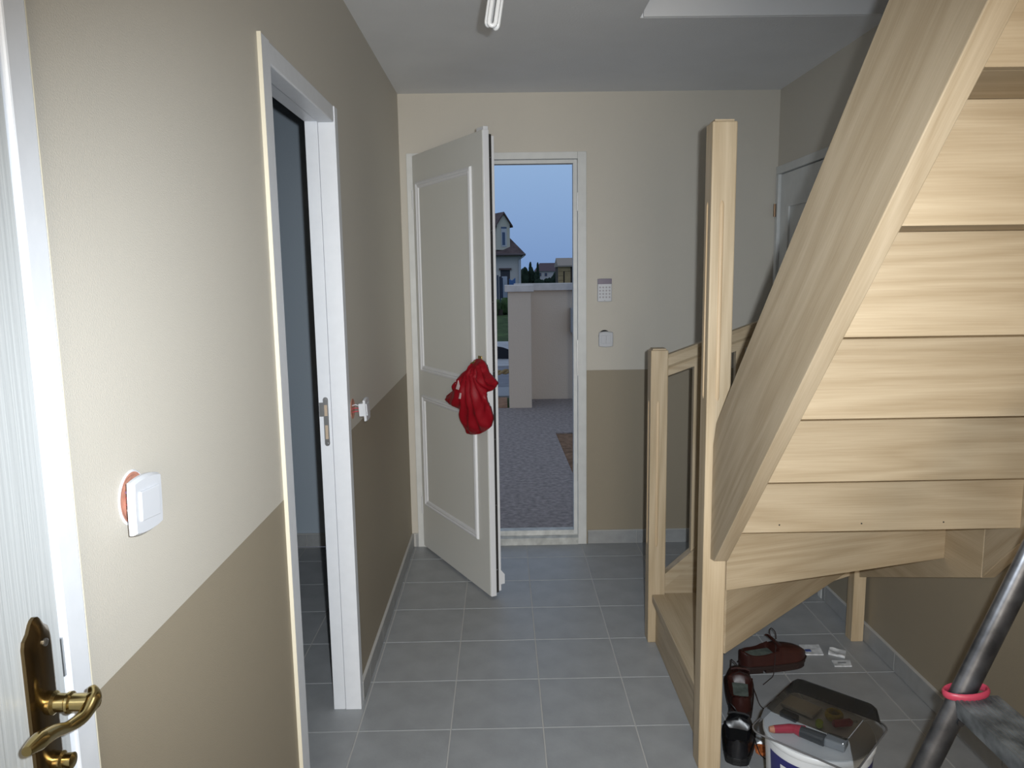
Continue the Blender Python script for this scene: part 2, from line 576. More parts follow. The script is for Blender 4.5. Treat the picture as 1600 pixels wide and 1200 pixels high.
# handle set
hx = XL + 0.004
hy, hz = 0.8125, 1.063
pl = [(-0.024, -0.165), (-0.024, 0.078), (-0.0215, 0.086), (-0.014, 0.092), (-0.009, 0.1), (-0.005, 0.104), (0.0, 0.1055),
      (0.005, 0.104), (0.009, 0.1), (0.014, 0.092), (0.0215, 0.086), (0.024, 0.078), (0.024, -0.165), (0.0, -0.182)]
rings = []
for dx, k in ((0.0, 1.0), (0.004, 1.0), (0.0075, 0.84), (0.0095, 0.62)):
    rings.append([Vector((hx + dx, hy + a * k, hz + (b + 0.03) * (1 - (1 - k) * 0.35) - 0.03)) for a, b in pl])
plate = obj('handle_backplate', loft(rings), M_DBRASS, d1, smooth=25)
scr = obj('screw', lathe([(0.0045, 0.0), (0.0045, 0.002), (0.003, 0.0028)], (hx + 0.0095, hy + 0.004, hz + 0.074), 0, 16), M_STEEL, plate)
lev = obj('lever_rose', lathe([(0.0135, 0), (0.0135, 0.006), (0.0105, 0.009), (0.0105, 0.02), (0.0125, 0.022), (0.0125, 0.025), (0.010, 0.027), (0.0105, 0.052), (0.006, 0.056)],
                              (hx + 0.008, hy + 0.004, hz), 0, 24), M_BRASS, d1, smooth=40)
lp = spline([(hx + 0.052, hy + 0.013, hz + 0.014), (hx + 0.057, hy + 0.006, hz + 0.004), (hx + 0.054, hy - 0.012, hz - 0.008), (hx + 0.049, hy - 0.034, hz - 0.007),
             (hx + 0.047, hy - 0.056, hz + 0.001), (hx + 0.046, hy - 0.080, hz + 0.006), (hx + 0.045, hy - 0.098, hz + 0.007)], 5)
def lerp_list(keys, n):
    out = []
    for i in range(n):
        t = i / (n - 1) * (len(keys) - 1)
        k = min(int(t), len(keys) - 2)
        f = t - k
        out.append(tuple(a + (b - a) * f for a, b in zip(keys[k], keys[k + 1])))
    return out
fl2 = lerp_list([(0.005, 0.004), (0.013, 0.009), (0.010, 0.0075), (0.0065, 0.006), (0.0095, 0.0075), (0.0125, 0.0095), (0.006, 0.005)], len(lp))
obj('lever', tube(lp, 0, 14, flat=fl2), M_BRASS, d1, smooth=60)
obj('lock_turn', lathe([(0.011, 0), (0.011, 0.008), (0.008, 0.01), (0.009, 0.02), (0.005, 0.022)], (hx + 0.008, hy + 0.004, hz - 0.072), 0, 20), M_BRASS, d1, smooth=40)

# ------------------------------------------------------------------ entry door frame
ef = thing('trim_2', (0, YF, 0), 'white painted frame and sill of the open entry door', 'door frame', kind='structure')
yo = YF - 0.012
obj('frame_post', B(E1 - 0.044, E1 + 0.004, yo, YF + 0.07, 0, EH, bev=0.002), M_FRAME, ef)
obj('frame_post', B(E0 - 0.004, E0 + 0.034, yo, YF + 0.07, 0, EH, bev=0.002), M_FRAME, ef)
obj('frame_head', B(E0 + 0.034, E1 - 0.044, yo, YF + 0.07, EH - 0.037, EH, bev=0.002), M_FRAME, ef)
obj('frame_stop', B(E1 - 0.066, E1 - 0.044, YF + 0.022, YF + 0.075, 0.02, EH - 0.037, bev=0.001), M_FRAME, ef)
obj('frame_stop', B(E0 + 0.034, E0 + 0.056, YF + 0.022, YF + 0.075, 0.02, EH - 0.037, bev=0.001), M_FRAME, ef)
obj('frame_stop', B(E0 + 0.056, E1 - 0.066, YF + 0.022, YF + 0.075, EH - 0.056, EH - 0.037, bev=0.001), M_FRAME, ef)
obj('sill', prism([(yo - 0.004, 0.0), (YF + 0.08, 0.0), (YF + 0.08, 0.072), (YF + 0.028, 0.072), (YF + 0.02, 0.046), (yo - 0.004, 0.040)], 0, E0 + 0.034, E1 - 0.044), mat('grey_white_sill', (0.50, 0.51, 0.49), 0.5, var=0.2, vscale=25), ef)
for zz in (1.93, 1.13, 1.03, 0.42):
    obj('latch_keeper', B(E1 - 0.0462, E1 - 0.0438, YF - 0.006, YF + 0.014, zz - 0.05, zz + 0.05), M_STEEL, ef)

# ------------------------------------------------------------------ open entry door leaf
H0 = Vector((-0.470, YF - 0.016, 0))
H1 = Vector((-0.074, 3.462, 0))
ld = (H1 - H0)
LW = ld.length
ld.normalize()
ln = Vector((-ld.y, ld.x, 0))                  # candidate normal
if ln.dot(EYEP - H0) < 0 and (EYEP - H0).dot(-ln) < 0:
    pass
ln = Vector((ld.y, -ld.x, 0))                  # faces the photographer
LT, LZ0, LZ1 = 0.062, 0.012, 2.178
XFL = Matrix((( ld.x, -ln.x, 0, H0.x), (ld.y, -ln.y, 0, H0.y), (0, 0, 1, 0), (0, 0, 0, 1)))   # local: u along leaf, v into leaf, z
def leaf_uv(px, py, off=0.0):
    p = hitp(px, py, H0 + ln * off, ln)
    return (p - H0).dot(ld), p.z
ed = thing('door_2', H0, 'open white panelled entry door swung into the hall', 'door', kind='structure')
def lpart(name, bm, m, par=ed, **k):
    return obj(name, bm, m, par, xf=XFL, **k)
lpart('leaf', B(0, LW - 0.004, 0.0, 0.028, LZ0, LZ1, bev=0.003), M_LEAF)
lpart('edge_lip', B(LW - 0.004, LW + 0.003, 0.0005, 0.030, LZ0, LZ1, bev=0.003), M_LIP)
lpart('core', B(0.002, LW - 0.014, 0.028, 0.046, LZ0 + 0.01, LZ1 - 0.015), M_GAP)
lpart('weather_seal', B(LW - 0.014, LW - 0.006, 0.030, 0.046, LZ0 + 0.012, LZ1 - 0.017), M_SEAL)
lpart('outer_skin', B(0.0, LW - 0.010, 0.046, LT, LZ0 + 0.015, LZ1 - 0.022, bev=0.002), M_LIP)
lpart('drip_bar', prism([(0.062, 0.058), (0.082, 0.058), (0.082, 0.105), (0.062, 0.13)], 0, 0.03, LW - 0.012), M_LIP)
for k in range(7):
    zz = 0.14 + k * 0.32
    lpart('screw', lathe([(0.0035, -0.001), (0.0035, 0.0012)], (LW - 0.006, 0.038, zz), 0, 8), M_STEEL)
u, z = leaf_uv(745, 200)
lpart('top_guide', B(LW - 0.085, LW - 0.015, 0.012, 0.036, LZ1, LZ1 + 0.018, bev=0.002), M_LIP)
for zz in (0.25, 1.95):
    lpart('hinge', lathe([(0.009, zz - 0.05), (0.009, zz + 0.05)], (-0.004, 0.004, 0), 2, 14), M_LIP)
def moulding(u0, u1, z0, z1):
    """mitred frame moulding of half-round and cove profile around a panel"""
    w = 0.034
    prof = [(0.0, 0.0), (0.003, -0.010), (0.010, -0.012), (0.016, -0.006), (0.022, -0.009), (0.030, -0.006), (w, 0.0)]
    rings = []
    for d, h in prof:
        rings.append([Vector((u0 + d, h, z0 + d)), Vector((u1 - d, h, z0 + d)), Vector((u1 - d, h, z1 - d)), Vector((u0 + d, h, z1 - d))])
    return loft(rings, caps=False)
ua, zt = leaf_uv(653, 285)
ub, zt2 = leaf_uv(735, 254)
_, zb = leaf_uv(664, 580)
PU0, PU1 = 0.112, LW - 0.118
MOUT, MZ = [], []
for (pl1, pl2) in (((652, 284), (737, 597)), ((662, 617), (746, 850))):
    pass
zT1 = leaf_uv(653, 284)[1]; zT0 = leaf_uv(664, 581)[1]
zL1 = leaf_uv(662, 617)[1]; zL0 = leaf_uv(669, 791)[1]
uL = leaf_uv(655, 430)[0]; uR = leaf_uv(740, 430)[0]
for za, zb2 in ((zT0, zT1), (zL0, zL1)):
    lpart('panel_moulding', moulding(uL, uR, za, zb2), M_LIP)
# brass handle on the leaf
hu, hzv = leaf_uv(751, 566)
lpart('handle_backplate', B(hu - 0.018, hu + 0.018, -0.005, 0.0, hzv - 0.17, hzv + 0.03, bev=0.002), M_BRASS)
lpart('handle_lever', tube([(hu, -0.004, hzv), (hu, -0.034, hzv), (hu - 0.012, -0.038, hzv - 0.006), (hu - 0.045, -0.034, hzv - 0.05)], [0.009, 0.009, 0.009, 0.008], 12), M_BRASS, smooth=True)

# ------------------------------------------------------------------ inner door on the right wall
d4 = thing('door_3', (XR, D1, 0), 'grey-white inner door in the corner behind the staircase', 'door', kind='structure')
obj('frame_jamb', B(XR - 0.012, XR + 0.09, D1 - 0.035, D1, 0, DH - 0.042, bev=0.002), M_FRAME, d4)
obj('frame_jamb', B(XR - 0.012, XR + 0.09, D0, D0 + 0.04, 0, DH - 0.042, bev=0.002), M_FRAME, d4)
obj('frame_head', B(XR - 0.012, XR + 0.09, D0, D1, DH - 0.041, DH, bev=0.002), M_FRAME, d4)
obj('leaf', B(XR + 0.004, XR + 0.04, D0 + 0.043, D1 - 0.038, 0.006, DH - 0.045), M_FRAME, d4)
for z0, z1 in ((0.2, 0.95), (1.1, 1.9)):
    bmm = bmesh.new()
    y0, y1 = D0 + 0.16, D1 - 0.15
    for a, b, c, d in ((y0, y1, z0, z0 + 0.025), (y0, y1, z1 - 0.025, z1), (y0, y0 + 0.025, z0 + 0.025, z1 - 0.025), (y1 - 0.025, y1, z0 + 0.025, z1 - 0.025)):
        box(bmm, XR - 0.005, XR + 0.005, a, b, c, d)
    obj('panel_moulding', bmm, M_FRAME, d4)
for zz in (1.868, 0.25):
    obj('hinge', lathe([(0.007, zz - 0.034), (0.007, zz + 0.034)], (XR - 0.018, D1 - 0.012, 0), 2, 14), mat('brass_hinge', (0.30, 0.2, 0.13), 0.35, metal=1.0), d4)

# ================================================================== STAIRCASE
st = thing('staircase', (1.0, 2.2, 0), 'pale wooden quarter-turn staircase seen from underneath', 'staircase')
NX0, NX1 = 0.591, 0.661
SX0, SX1 = 0.612, 0.652                        # outer string
WX0 = 1.459                                    # inner face of the wall string
RISE, GO = 0.2003, 0.195
def zr(n):                                     # underside of the tread that riser n stands on
    return 0.811 + RISE * (n - 5)
def yr(n):                                     # back face of riser n in the straight flight
    return 2.05 - GO * (n - 5)
# newel posts with a moulded flute on the faces
def newel(y0, z1, z0, f0, f1, bead):
    y1 = y0 + 0.07
    bmn = B(NX0, NX1, y0, y1, 0.0, z1, bev=0.004)
    nb = obj('newel_post', bmn, M_WZ, st)
    cx, cy = (NX0 + NX1) / 2, (y0 + y1) / 2
    capm = prism([(NX0 + 0.008, y0 + 0.008), (NX1 - 0.008, y0 + 0.008), (NX1 - 0.008, y1 - 0.008), (NX0 + 0.008, y1 - 0.008)], 2, z1, z1 + 0.006)
    obj('cap', capm, M_WX, nb)
    for kind in ('front', 'left'):
        bmf = bmesh.new()
        rr = 0.006
        prof = [(math.cos(math.pi * k / 8) * rr, math.sin(math.pi * k / 8) * 0.0035) for k in range(9)]
        rings = []
        nz = 5
        for q in range(nz + 1):
            zz = f0 + (f1 - f0) * q / nz
            s = 0.1 if q in (0, nz) else 1.0
            if kind == 'front':
                rings.append([Vector((cx - 0.004 + a * (0.4 + 0.6 * s), y0 - b * s + 0.0004, zz)) for a, b in prof])
            else:
                rings.append([Vector((NX0 - b * s + 0.0004, cy + 0.004 + a * (0.4 + 0.6 * s), zz)) for a, b in prof])
        # keep the ends short
        for r in rings[1]:
            r.z = f0 + 0.012
        for r in rings[-2]:
            r.z = f1 - 0.012
        obj('flute', loft(rings), M_FLUTE, nb, smooth=True)
    return nb
newel(2.170, 1.955, 0, 1.17, 1.74, True)
newel(3.000, 1.236, 0, 0.42, 1.03, True)

# outer string, along the left of the flight
def zl(y): return 0.725 + 1.0277 * (2.12 - y)
def zu(y): return 1.108 + 0.9535 * (2.146 - y)
YT = 0.16
left_string = [(2.168, 0.690), (2.125, 0.700), (YT, zl(YT)), (YT, zu(YT)), (2.138, 1.113), (2.168, 1.040)]
obj('outer_string', prism(left_string, 0, SX0, SX1, bev=0.002), M_WY, st)
# wall string: straight flight and winder part with the joint
ws = [(2.200, 0.602), (2.12, 0.690), (YT, zl(YT)), (YT, zu(YT)), (2.2, 1.16)]
obj('wall_string', prism(ws, 0, WX0, XR - 0.002, bev=0.002), M_WY, st)
ww = [(2.203, 0.600), (2.203, 1.16), (2.97, 0.86), (2.97, 0.285)]
obj('wall_string', prism(ww, 0, WX0, XR - 0.002, bev=0.002), M_WYH, st)
# corner post carrying the winders
obj('corner_post', B(1.440, XR - 0.013, 2.973, 3.030, 0.0, 1.46, bev=0.003), M_WZ, st)
# string of the first steps, towards the end wall
bs = [(0.661, 0.0), (0.80, 0.03), (1.0, 0.13), (1.44, 0.272), (1.44, 0.86), (0.95, 0.50), (0.661, 0.243)]
obj('front_string', prism(bs, 1, 3.014, 3.050, bev=0.002), M_WX, st)
# balustrade on it
def sweep_rail(pts, prof):
    rings = []
    for x, z in pts:
        rings.append([Vector((x, 3.032 + a, z + b)) for a, b in prof])
    return loft(rings)
rail_prof = [(-0.024, -0.042), (0.024, -0.042), (0.024, -0.018), (0.02, -0.012), (0.028, 0.0), (0.028, 0.03), (0.018, 0.042), (-0.018, 0.042), (-0.028, 0.03), (-0.028, 0.0), (-0.020, -0.012), (-0.024, -0.018)]
def ztop(x): return 1.175 + (x - 0.664) * 0.352
def zlow(x): return 0.272 + (x - 0.664) * (0.88 if x < 0.95 else 0.0) if x < 0.95 else 0.5237 + (x - 0.95) * 0.70
obj('handrail', sweep_rail([(0.661, ztop(0.661)), (1.44, ztop(1.44))], rail_prof), M_WX, st)
low_prof = [(-0.022, -0.03), (0.022, -0.03), (0.022, 0.028), (-0.022, 0.028)]
obj('lower_rail', sweep_rail([(0.661, zlow(0.661)), (0.95, zlow(0.949)), (1.44, zlow(1.44))], low_prof), M_WX, st)
for xb in (0.769, 0.936, 1.10, 1.265):
    obj('baluster', B(xb, xb + 0.037, 3.017, 3.047, zlow(xb + 0.018) + 0.01, ztop(xb + 0.018) - 0.035, bev=0.002), M_WZ, st)

# winder and straight treads, risers
def board(p, q, th, z0, z1, m):
    """upright board whose visible back face runs from p to q; built along its own x so the grain follows it"""
    p, q = Vector((*p, 0)), Vector((*q, 0))
    o = obj('riser', B(0, (q - p).length, 0, th, z0, z1, bev=0.001), m)
    o.name = 'riser'
    o.parent = st
    o.location = p - WPOS[st.name]
    o.rotation_euler = (0, 0, math.atan2((q - p).y, (q - p).x))
    return o
NEWEL_IN = (0.662, 2.205)
obj('riser', B(0.623, 0.641, 2.241, 2.999, 0.001, 0.180, bev=0.001), M_WYH, st)
board((0.655, 2.242), (0.94, 3.012), 0.018, 0.180, 0.390, M_WX)
board((0.672, 2.195), (1.43, 2.905), 0.018, 0.372, 0.600, M_WX)
board((0.664, 2.172), (WX0, 2.398), 0.018, 0.588, 0.815, M_WX)
r5 = obj('riser', B(SX1, WX0, yr(5), yr(5) + 0.018, zr(5), zr(6), bev=0.0015), M_WX, st)
for xx in (0.772, 1.005, 1.238):
    obj('nail', lathe([(0.0022, -0.0006), (0.0022, 0.0004)], (xx, yr(5) - 0.0004, zr(5) + 0.022), 1, 8), M_GAP, r5)
for n in range(6, 15):
    obj('riser', B(SX1, WX0, yr(n), yr(n) + 0.018, zr(n), zr(n + 1), bev=0.0015), M_WX, st)
TT = 0.032
t1 = [(0.606, 2.241), (0.606, 2.999), (0.661, 2.999), (0.661, 3.013), (0.935, 3.013), (0.66, 2.241)]
obj('tread', prism(t1, 2, 0.180, 0.214, bev=0.004), M_WYH, st)
t2 = [(0.661, 2.241), (0.92, 3.013), (1.439, 3.013), (1.439, 2.94), (0.68, 2.215)]
obj('tread', prism(t2, 2, 0.390, 0.422, bev=0.004), M_WX, st)
t3 = [(0.672, 2.215), (1.439, 2.94), (1.439, 2.96), (1.458, 2.96), (1.458, 2.405), (0.67, 2.192)]
obj('tread', prism(t3, 2, 0.600, 0.632, bev=0.004), M_WX, st)
t4 = [(SX1, 2.051), (SX1, 2.168), (0.664, 2.19), (WX0 - 0.001, 2.43), (WX0 - 0.001, 2.051)]
t4 = [(SX1 + 0.001, yr(5) + 0.0185), (SX1 + 0.001, 2.168), (0.664, 2.172), (0.664, 2.215), (WX0 - 0.001, 2.44), (WX0 - 0.001, yr(5) + 0.0185)]
obj('tread', prism(t4, 2, 0.815, 0.845, bev=0.004), M_WX, st)
for n in range(5, 14):
    obj('tread', B(SX1 + 0.001, WX0 - 0.001, yr(n + 1) + 0.0185, yr(n) + 0.045, zr(n + 1) + 0.0005, zr(n + 1) + TT, bev=0.005), M_WX, st)

# ================================================================== WALL FITTINGS
def switch_plate(bm_xf, w, h, th, par, two=False):
    """bowed square cover plate, local: x width, y out of wall (towards -y), z height"""
    def outline(k, yv, bow):
        pts = []
        for s in range(4):
            for q in range(8):
                t = -1 + 2 * q / 8
                a = (1 - t * t) * bow
                x, z = {0: (t * (w / 2), -(h / 2) - a), 1: (w / 2 + a * 0.3, t * (h / 2)), 2: (-t * (w / 2), h / 2 + a), 3: (-w / 2 - a * 0.3, -t * (h / 2))}[s]
                pts.append(Vector((x * k, yv, z * k)))
        return pts
    obj('cover_plate', loft([outline(1.0, 0, 0.005), outline(1.0, -th * 0.45, 0.005), outline(0.93, -th, 0.004)]), M_PLASTIC, par, smooth=30, xf=bm_xf)
    ks = ((-0.34, 0.34),) if not two else ((-0.34, -0.005), (0.005, 0.34))
    for a, b in ks:
        obj('rocker', prism([(a * w, -0.27 * h), (b * w, -0.30 * h), (b * w, 0.30 * h), (a * w, 0.30 * h)], 1, -th - 0.003, -th + 0.002, bev=0.0015), M_PLASTIC, par, xf=bm_xf)
M_PINK = mat('orange_pink_box', (0.52, 0.24, 0.17), 0.6, var=0.3, vscale=60)
M_WIRER = mat('red_wire', (0.42, 0.05, 0.07), 0.5)
M_WIREB = mat('violet_wire', (0.22, 0.14, 0.30), 0.5)
# loose switch on the left wall
sc = Vector((XL, 1.100, 1.2185))
sw = thing('light_switch', sc, 'white light switch hanging loose from its hole beside the near door', 'switch')
XFS = Matrix.Translation(sc) @ Matrix.Rotation(math.radians(90), 4, 'Z')       # local -y -> world +x
rc1 = hit(183, 785, 0, XL)
rec = Vector((XL, rc1.y + 0.040, (hit(195, 748, 0, XL).z + hit(192, 822, 0, XL).z) / 2))
obj('wall_box', lathe([(0.0385, -0.0005), (0.0385, 0.0018), (0.034, 0.0018), (0.031, 0.0006)], rec + Vector((0, 0.0015, 0)), 0, 32), M_PINK, sw)
obj('hole_rim', lathe([(0.0385, -0.001), (0.0405, 0.0005), (0.0385, 0.0024), (0.0375, 0.0024), (0.0375, -0.001)], rec + Vector((0, 0.0015, 0)), 0, 32), M_WHITE, sw)
swf = (hit(213, 788, 0, XL + 0.030) + hit(253, 784, 0, XL + 0.030)) / 2
XP1 = Matrix.Translation(Vector((XL + 0.020, swf.y, swf.z))) @ Matrix.Rotation(math.radians(90 - 2), 4, 'Z') @ Matrix.Rotation(math.radians(3), 4, 'Y')
switch_plate(XP1, 0.078, 0.074, 0.010, sw)
obj('mechanism', B(-0.022, 0.022, 0.0, 0.010, -0.022, 0.022, bev=0.002), M_PLASTIC, sw, xf=XP1)
for k, (dz, mm) in enumerate(((0.012, M_WIREB), (0.004, M_WIRER), (-0.006, M_WIRER), (-0.014, M_PLASTIC))):
    p0 = rec + Vector((0.002, -0.018, dz))
    obj('wire', tube(spline([p0, p0 + Vector((0.008, 0.004, 0.003)), p0 + Vector((0.012, 0.022, -0.004)), Vector((XL + 0.016, swf.y - 0.026, swf.z + dz * 0.6))], 5), 0.0022, 6), mm, sw)

# second loose switch, beyond the doorway
s2c = Vector((XL, 2.668, 1.078))
sw2 = thing('light_switch', s2c, 'white light switch sticking out of the wall beyond the side-room doorway', 'switch')
obj('wall_box', lathe([(0.036, -0.0005), (0.036, 0.0016), (0.03, 0.0008)], s2c, 0, 28), M_PINK, sw2)
XP2 = Matrix.Translation(s2c + Vector((0.046, 0.0, -0.002))) @ Matrix.Rotation(math.radians(90), 4, 'Z') @ Matrix.Rotation(math.radians(-3), 4, 'X')
switch_plate(XP2, 0.078, 0.074, 0.008, sw2)
obj('mechanism', B(-0.024, 0.024, 0.0, 0.020, -0.022, 0.024, bev=0.002), M_PLASTIC, sw2, xf=XP2)
for k, dz in enumerate((0.012, 0.0, -0.012)):
    obj('wire', tube(spline([s2c + Vector((0.001, -0.008, dz)), s2c + Vector((0.014, -0.012, dz + 0.004)), s2c + Vector((0.028, -0.004, dz * 0.7))], 5), 0.002, 6), M_WIRER if k else M_PLASTIC, sw2)

# double switch on the end wall
s3c = Vector((0.571, YF, 1.181))
sw3 = thing('light_switch', s3c, 'white double light switch below the keypad beside the entry door', 'switch')
XP3 = Matrix.Translation(s3c + Vector((0.002, -0.011, 0))) @ Matrix.Rotation(math.radians(4), 4, 'X')
obj('wall_box', lathe([(0.034, -0.0012), (0.034, 0.0005), (0.028, 0.0)], s3c + Vector((-0.004, 0, 0.017)), 1, 24), M_GAP, sw3)
switch_plate(XP3, 0.078, 0.078, 0.011, sw3, two=True)
obj('mechanism', B(-0.022, 0.022, 0.0, 0.009, -0.022, 0.022), M_PLASTIC, sw3, xf=XP3)

# alarm keypad
kc = Vector((0.565, YF, 1.452))
kp = thing('alarm_keypad', kc, 'white alarm keypad with grey-violet display above the double switch', 'keypad')
obj('body', B(kc.x - 0.039, kc.x + 0.039, YF - 0.022, YF - 0.0005, kc.z - 0.063, kc.z + 0.063, bev=0.004), M_PLASTIC, kp)
obj('display', B(kc.x - 0.038, kc.x + 0.038, YF - 0.0235, YF - 0.02, kc.z + 0.033, kc.z + 0.0615, bev=0.001), mat('violet_display', (0.16, 0.13, 0.19), 0.3), kp)
M_KEY = mat('grey_key', (0.36, 0.35, 0.38), 0.5)
for i in range(4):
    for j in range(4):
        obj('key', lathe([(0.0052, -0.0022), (0.0052, 0.001), ], (kc.x - 0.026 + i * 0.0173, YF - 0.0222, kc.z + 0.015 - j * 0.0178), 1, 10), M_KEY, kp)
obj('microphone_slot', B(kc.x - 0.003, kc.x + 0.003, YF - 0.0226, YF - 0.021, kc.z - 0.059, kc.z - 0.055), M_KEY, kp)

# ceiling bulb
LY = 1.9
bb = hit(768, 45, 1, LY)
bl = thing('ceiling_bulb', (bb.x + 0.03, LY, HC), 'unlit compact fluorescent bulb of thin white tubes hanging from the ceiling', 'light bulb')
axis_top = hit(783, -60, 1, LY)
ax = (axis_top - bb).normalized()
sd = ax.cross(Vector((0, 1, 0))).normalized()
fy = sd.cross(ax)
M_TUBE = mat('white_glass_tube', (0.68, 0.69, 0.70), 0.3)
for k in range(3):
    a = 2 * math.pi * k / 3 + 0.5
    c = bb + ax * 0.012 + sd * (0.0115 * math.cos(a)) + fy * (0.0115 * math.sin(a))
    t = (sd * -math.sin(a) + fy * math.cos(a)) * 0.0078
    if k == 0:
        c += ax * 0.004
    pts = [c + t + ax * 0.10]
    for q in range(7):
        an = math.pi * q / 6
        pts.append(c + t * math.cos(an) - ax * (0.008 * math.sin(an)))
    pts.append(c - t + ax * 0.10)
    obj('glass_tube', tube(pts, 0.0056, 10), M_TUBE, bl, smooth=True)
obj('base', tube([bb + ax * 0.108, bb + ax * 0.16, bb + ax * 0.175], [0.024, 0.022, 0.014], 16), M_PLASTIC, bl, smooth=40)
obj('socket', tube([bb + ax * 0.175, bb + ax * 0.215, bb + ax * 0.225], [0.019, 0.019, 0.008], 16), M_SEAL, bl, smooth=40)
pt = bb + ax * 0.22
obj('cable', tube(spline([pt, pt + Vector((0.01, 0, 0.05)), Vector((pt.x + 0.0, LY, HC - 0.0005))], 6), 0.0035, 8), M_SEAL, bl, smooth=True)

# ================================================================== RED GARMENT ON THE HANDLE
JR = [(460, 155), (495, 158), (525, 170), (555, 205), (575, 255), (585, 300), (615, 335), (645, 372), (672, 400), (692, 425), (692, 458), (665, 505), (640, 528), (605, 540), (575, 548), (562, 565), (560, 605),
      (575, 650), (600, 700), (622, 760), (637, 820), (640, 875), (632, 925), (605, 972), (560, 1005), (495, 1038), (440, 1046), (390, 1046), (340, 1034), (328, 1015), (320, 930), (308, 880), (296, 850), (290, 770),
      (245, 745), (200, 722), (150, 688), (102, 660), (92, 628), (105, 590), (135, 565), (190, 522), (193, 480), (205, 440), (235, 400), (242, 372), (275, 335), (310, 305), (350, 280), (385, 255), (395, 215), (425, 172)]
def inflate(outline, H0f, step, pull):
    """puffed sheet over a 2D outline; H0f(x, y, dist) gives the front height"""
    n = len(outline)
    xs = [p[0] for p in outline]
    ys = [p[1] for p in outline]
    def inside(x, y):
        c = False
        for i in range(n):
            x1, y1 = outline[i]
            x2, y2 = outline[(i + 1) % n]
            if (y1 > y) != (y2 > y) and x < (x2 - x1) * (y - y1) / (y2 - y1) + x1:
                c = not c
        return c
    def dist(x, y):
        m = 1e9
        for i in range(n):
            x1, y1 = outline[i]
            x2, y2 = outline[(i + 1) % n]
            dx, dy = x2 - x1, y2 - y1
            t = max(0, min(1, ((x - x1) * dx + (y - y1) * dy) / (dx * dx + dy * dy + 1e-12)))
            m = min(m, math.hypot(x - x1 - dx * t, y - y1 - dy * t))
        return m
    pts = [Vector(p) for p in outline]
    y = min(ys)
    row = 0
    while y < max(ys):
        x = min(xs) + (step / 2 if row % 2 else 0)
        while x < max(xs):
            if inside(x, y) and dist(x, y) > step * 0.55:
                pts.append(Vector((x, y)))
            x += step
        y += step * 0.87
        row += 1
    vs, es, fs, *_ = delaunay_2d_cdt(pts, [], [list(range(n))], 1, 1e-6)
    bmx = bmesh.new()
    fv, bv = [], []
    for v in vs:
        d = dist(v.x, v.y)
        fv.append(bmx.verts.new((v.x, H0f(v.x, v.y, d), v.y)))
        bv.append(fv[-1] if d < 1e-5 else bmx.verts.new((v.x, -0.0, v.y)))
    for f in fs:
        bmx.faces.new([fv[i] for i in f])
        if len({bv[i] for i in f}) == 3 and any(bv[i] is not fv[i] for i in f):
            try:
                bmx.faces.new([bv[i] for i in reversed(f)])
            except ValueError:
                pass
    bmesh.ops.recalc_face_normals(bmx, faces=bmx.faces)
    return bmx
outl = []
for a, b in JR:
    uu, zz = leaf_uv(680 + a / 7.5, 540 + b / 7.5, 0.035)
    outl.append((uu, zz))
jc = ((leaf_uv(680 + 480 / 7.5, 540 + 180 / 7.5, 0.035)))
def jh(x, y, d):
    ang = math.atan2(x - jc[0], jc[1] - y + 0.03)
    rad = math.hypot(x - jc[0], jc[1] - y)
    puff = 0.045 * (1 - math.exp(-d / 0.022))
    fold = 0.010 * math.sin(ang * 21 + 2.6 * math.sin(rad * 16)) * min(1, d / 0.014) * min(1, rad / 0.08)
    fold += 0.012 * noise.noise(Vector((x * 30, y * 17, 3.1))) * min(1, d / 0.012)
    return 0.004 + puff + fold if d > 1e-5 else 0.012
jm = inflate(outl, jh, 0.008, 0)
jk = thing('red_garment', H0 + ld * jc[0] + Vector((0, 0, jc[1])), 'crumpled red satin garment hanging from the entry door handle', 'garment')
XFJ = Matrix(((ld.x, ln.x, 0, H0.x + ln.x * 0.010), (ld.y, ln.y, 0, H0.y + ln.y * 0.010), (0, 0, 1, 0), (0, 0, 0, 1)))
M_RED = mat('red_satin', (0.25, 0.0025, 0.010), 0.5, spec=0.3)
MATS['red_satin'].node_tree.nodes['Principled BSDF'].inputs['Sheen Weight'].default_value = 0.0
obj('cloth', jm, M_RED, jk, smooth=70, xf=XFJ)
for poly in ([(318, 500), (345, 400), (362, 470), (350, 512)], [(360, 612), (375, 545), (390, 550), (382, 615)], [(232, 400), (258, 395), (252, 425)], [(262, 440), (280, 438), (272, 462)]):
    pp = [leaf_uv(680 + a / 7.5, 540 + b / 7.5, 0.035) for a, b in poly]
    cx = sum(p[0] for p in pp) / len(pp)
    cz = sum(p[1] for p in pp) / len(pp)
    def dd(x, y):
        return min(math.hypot(x - a, y - b) for a, b in outl)
    hh = max(jh(x, y, max(dd(x, y), 0.002)) for x, y in pp + [(cx, cz)])
    tag(obj('print_patch', prism(pp, 1, hh, hh + 0.002), mat('white_print', (0.75, 0.6, 0.62), 0.5), jk, xf=XFJ), 'white printed patch')

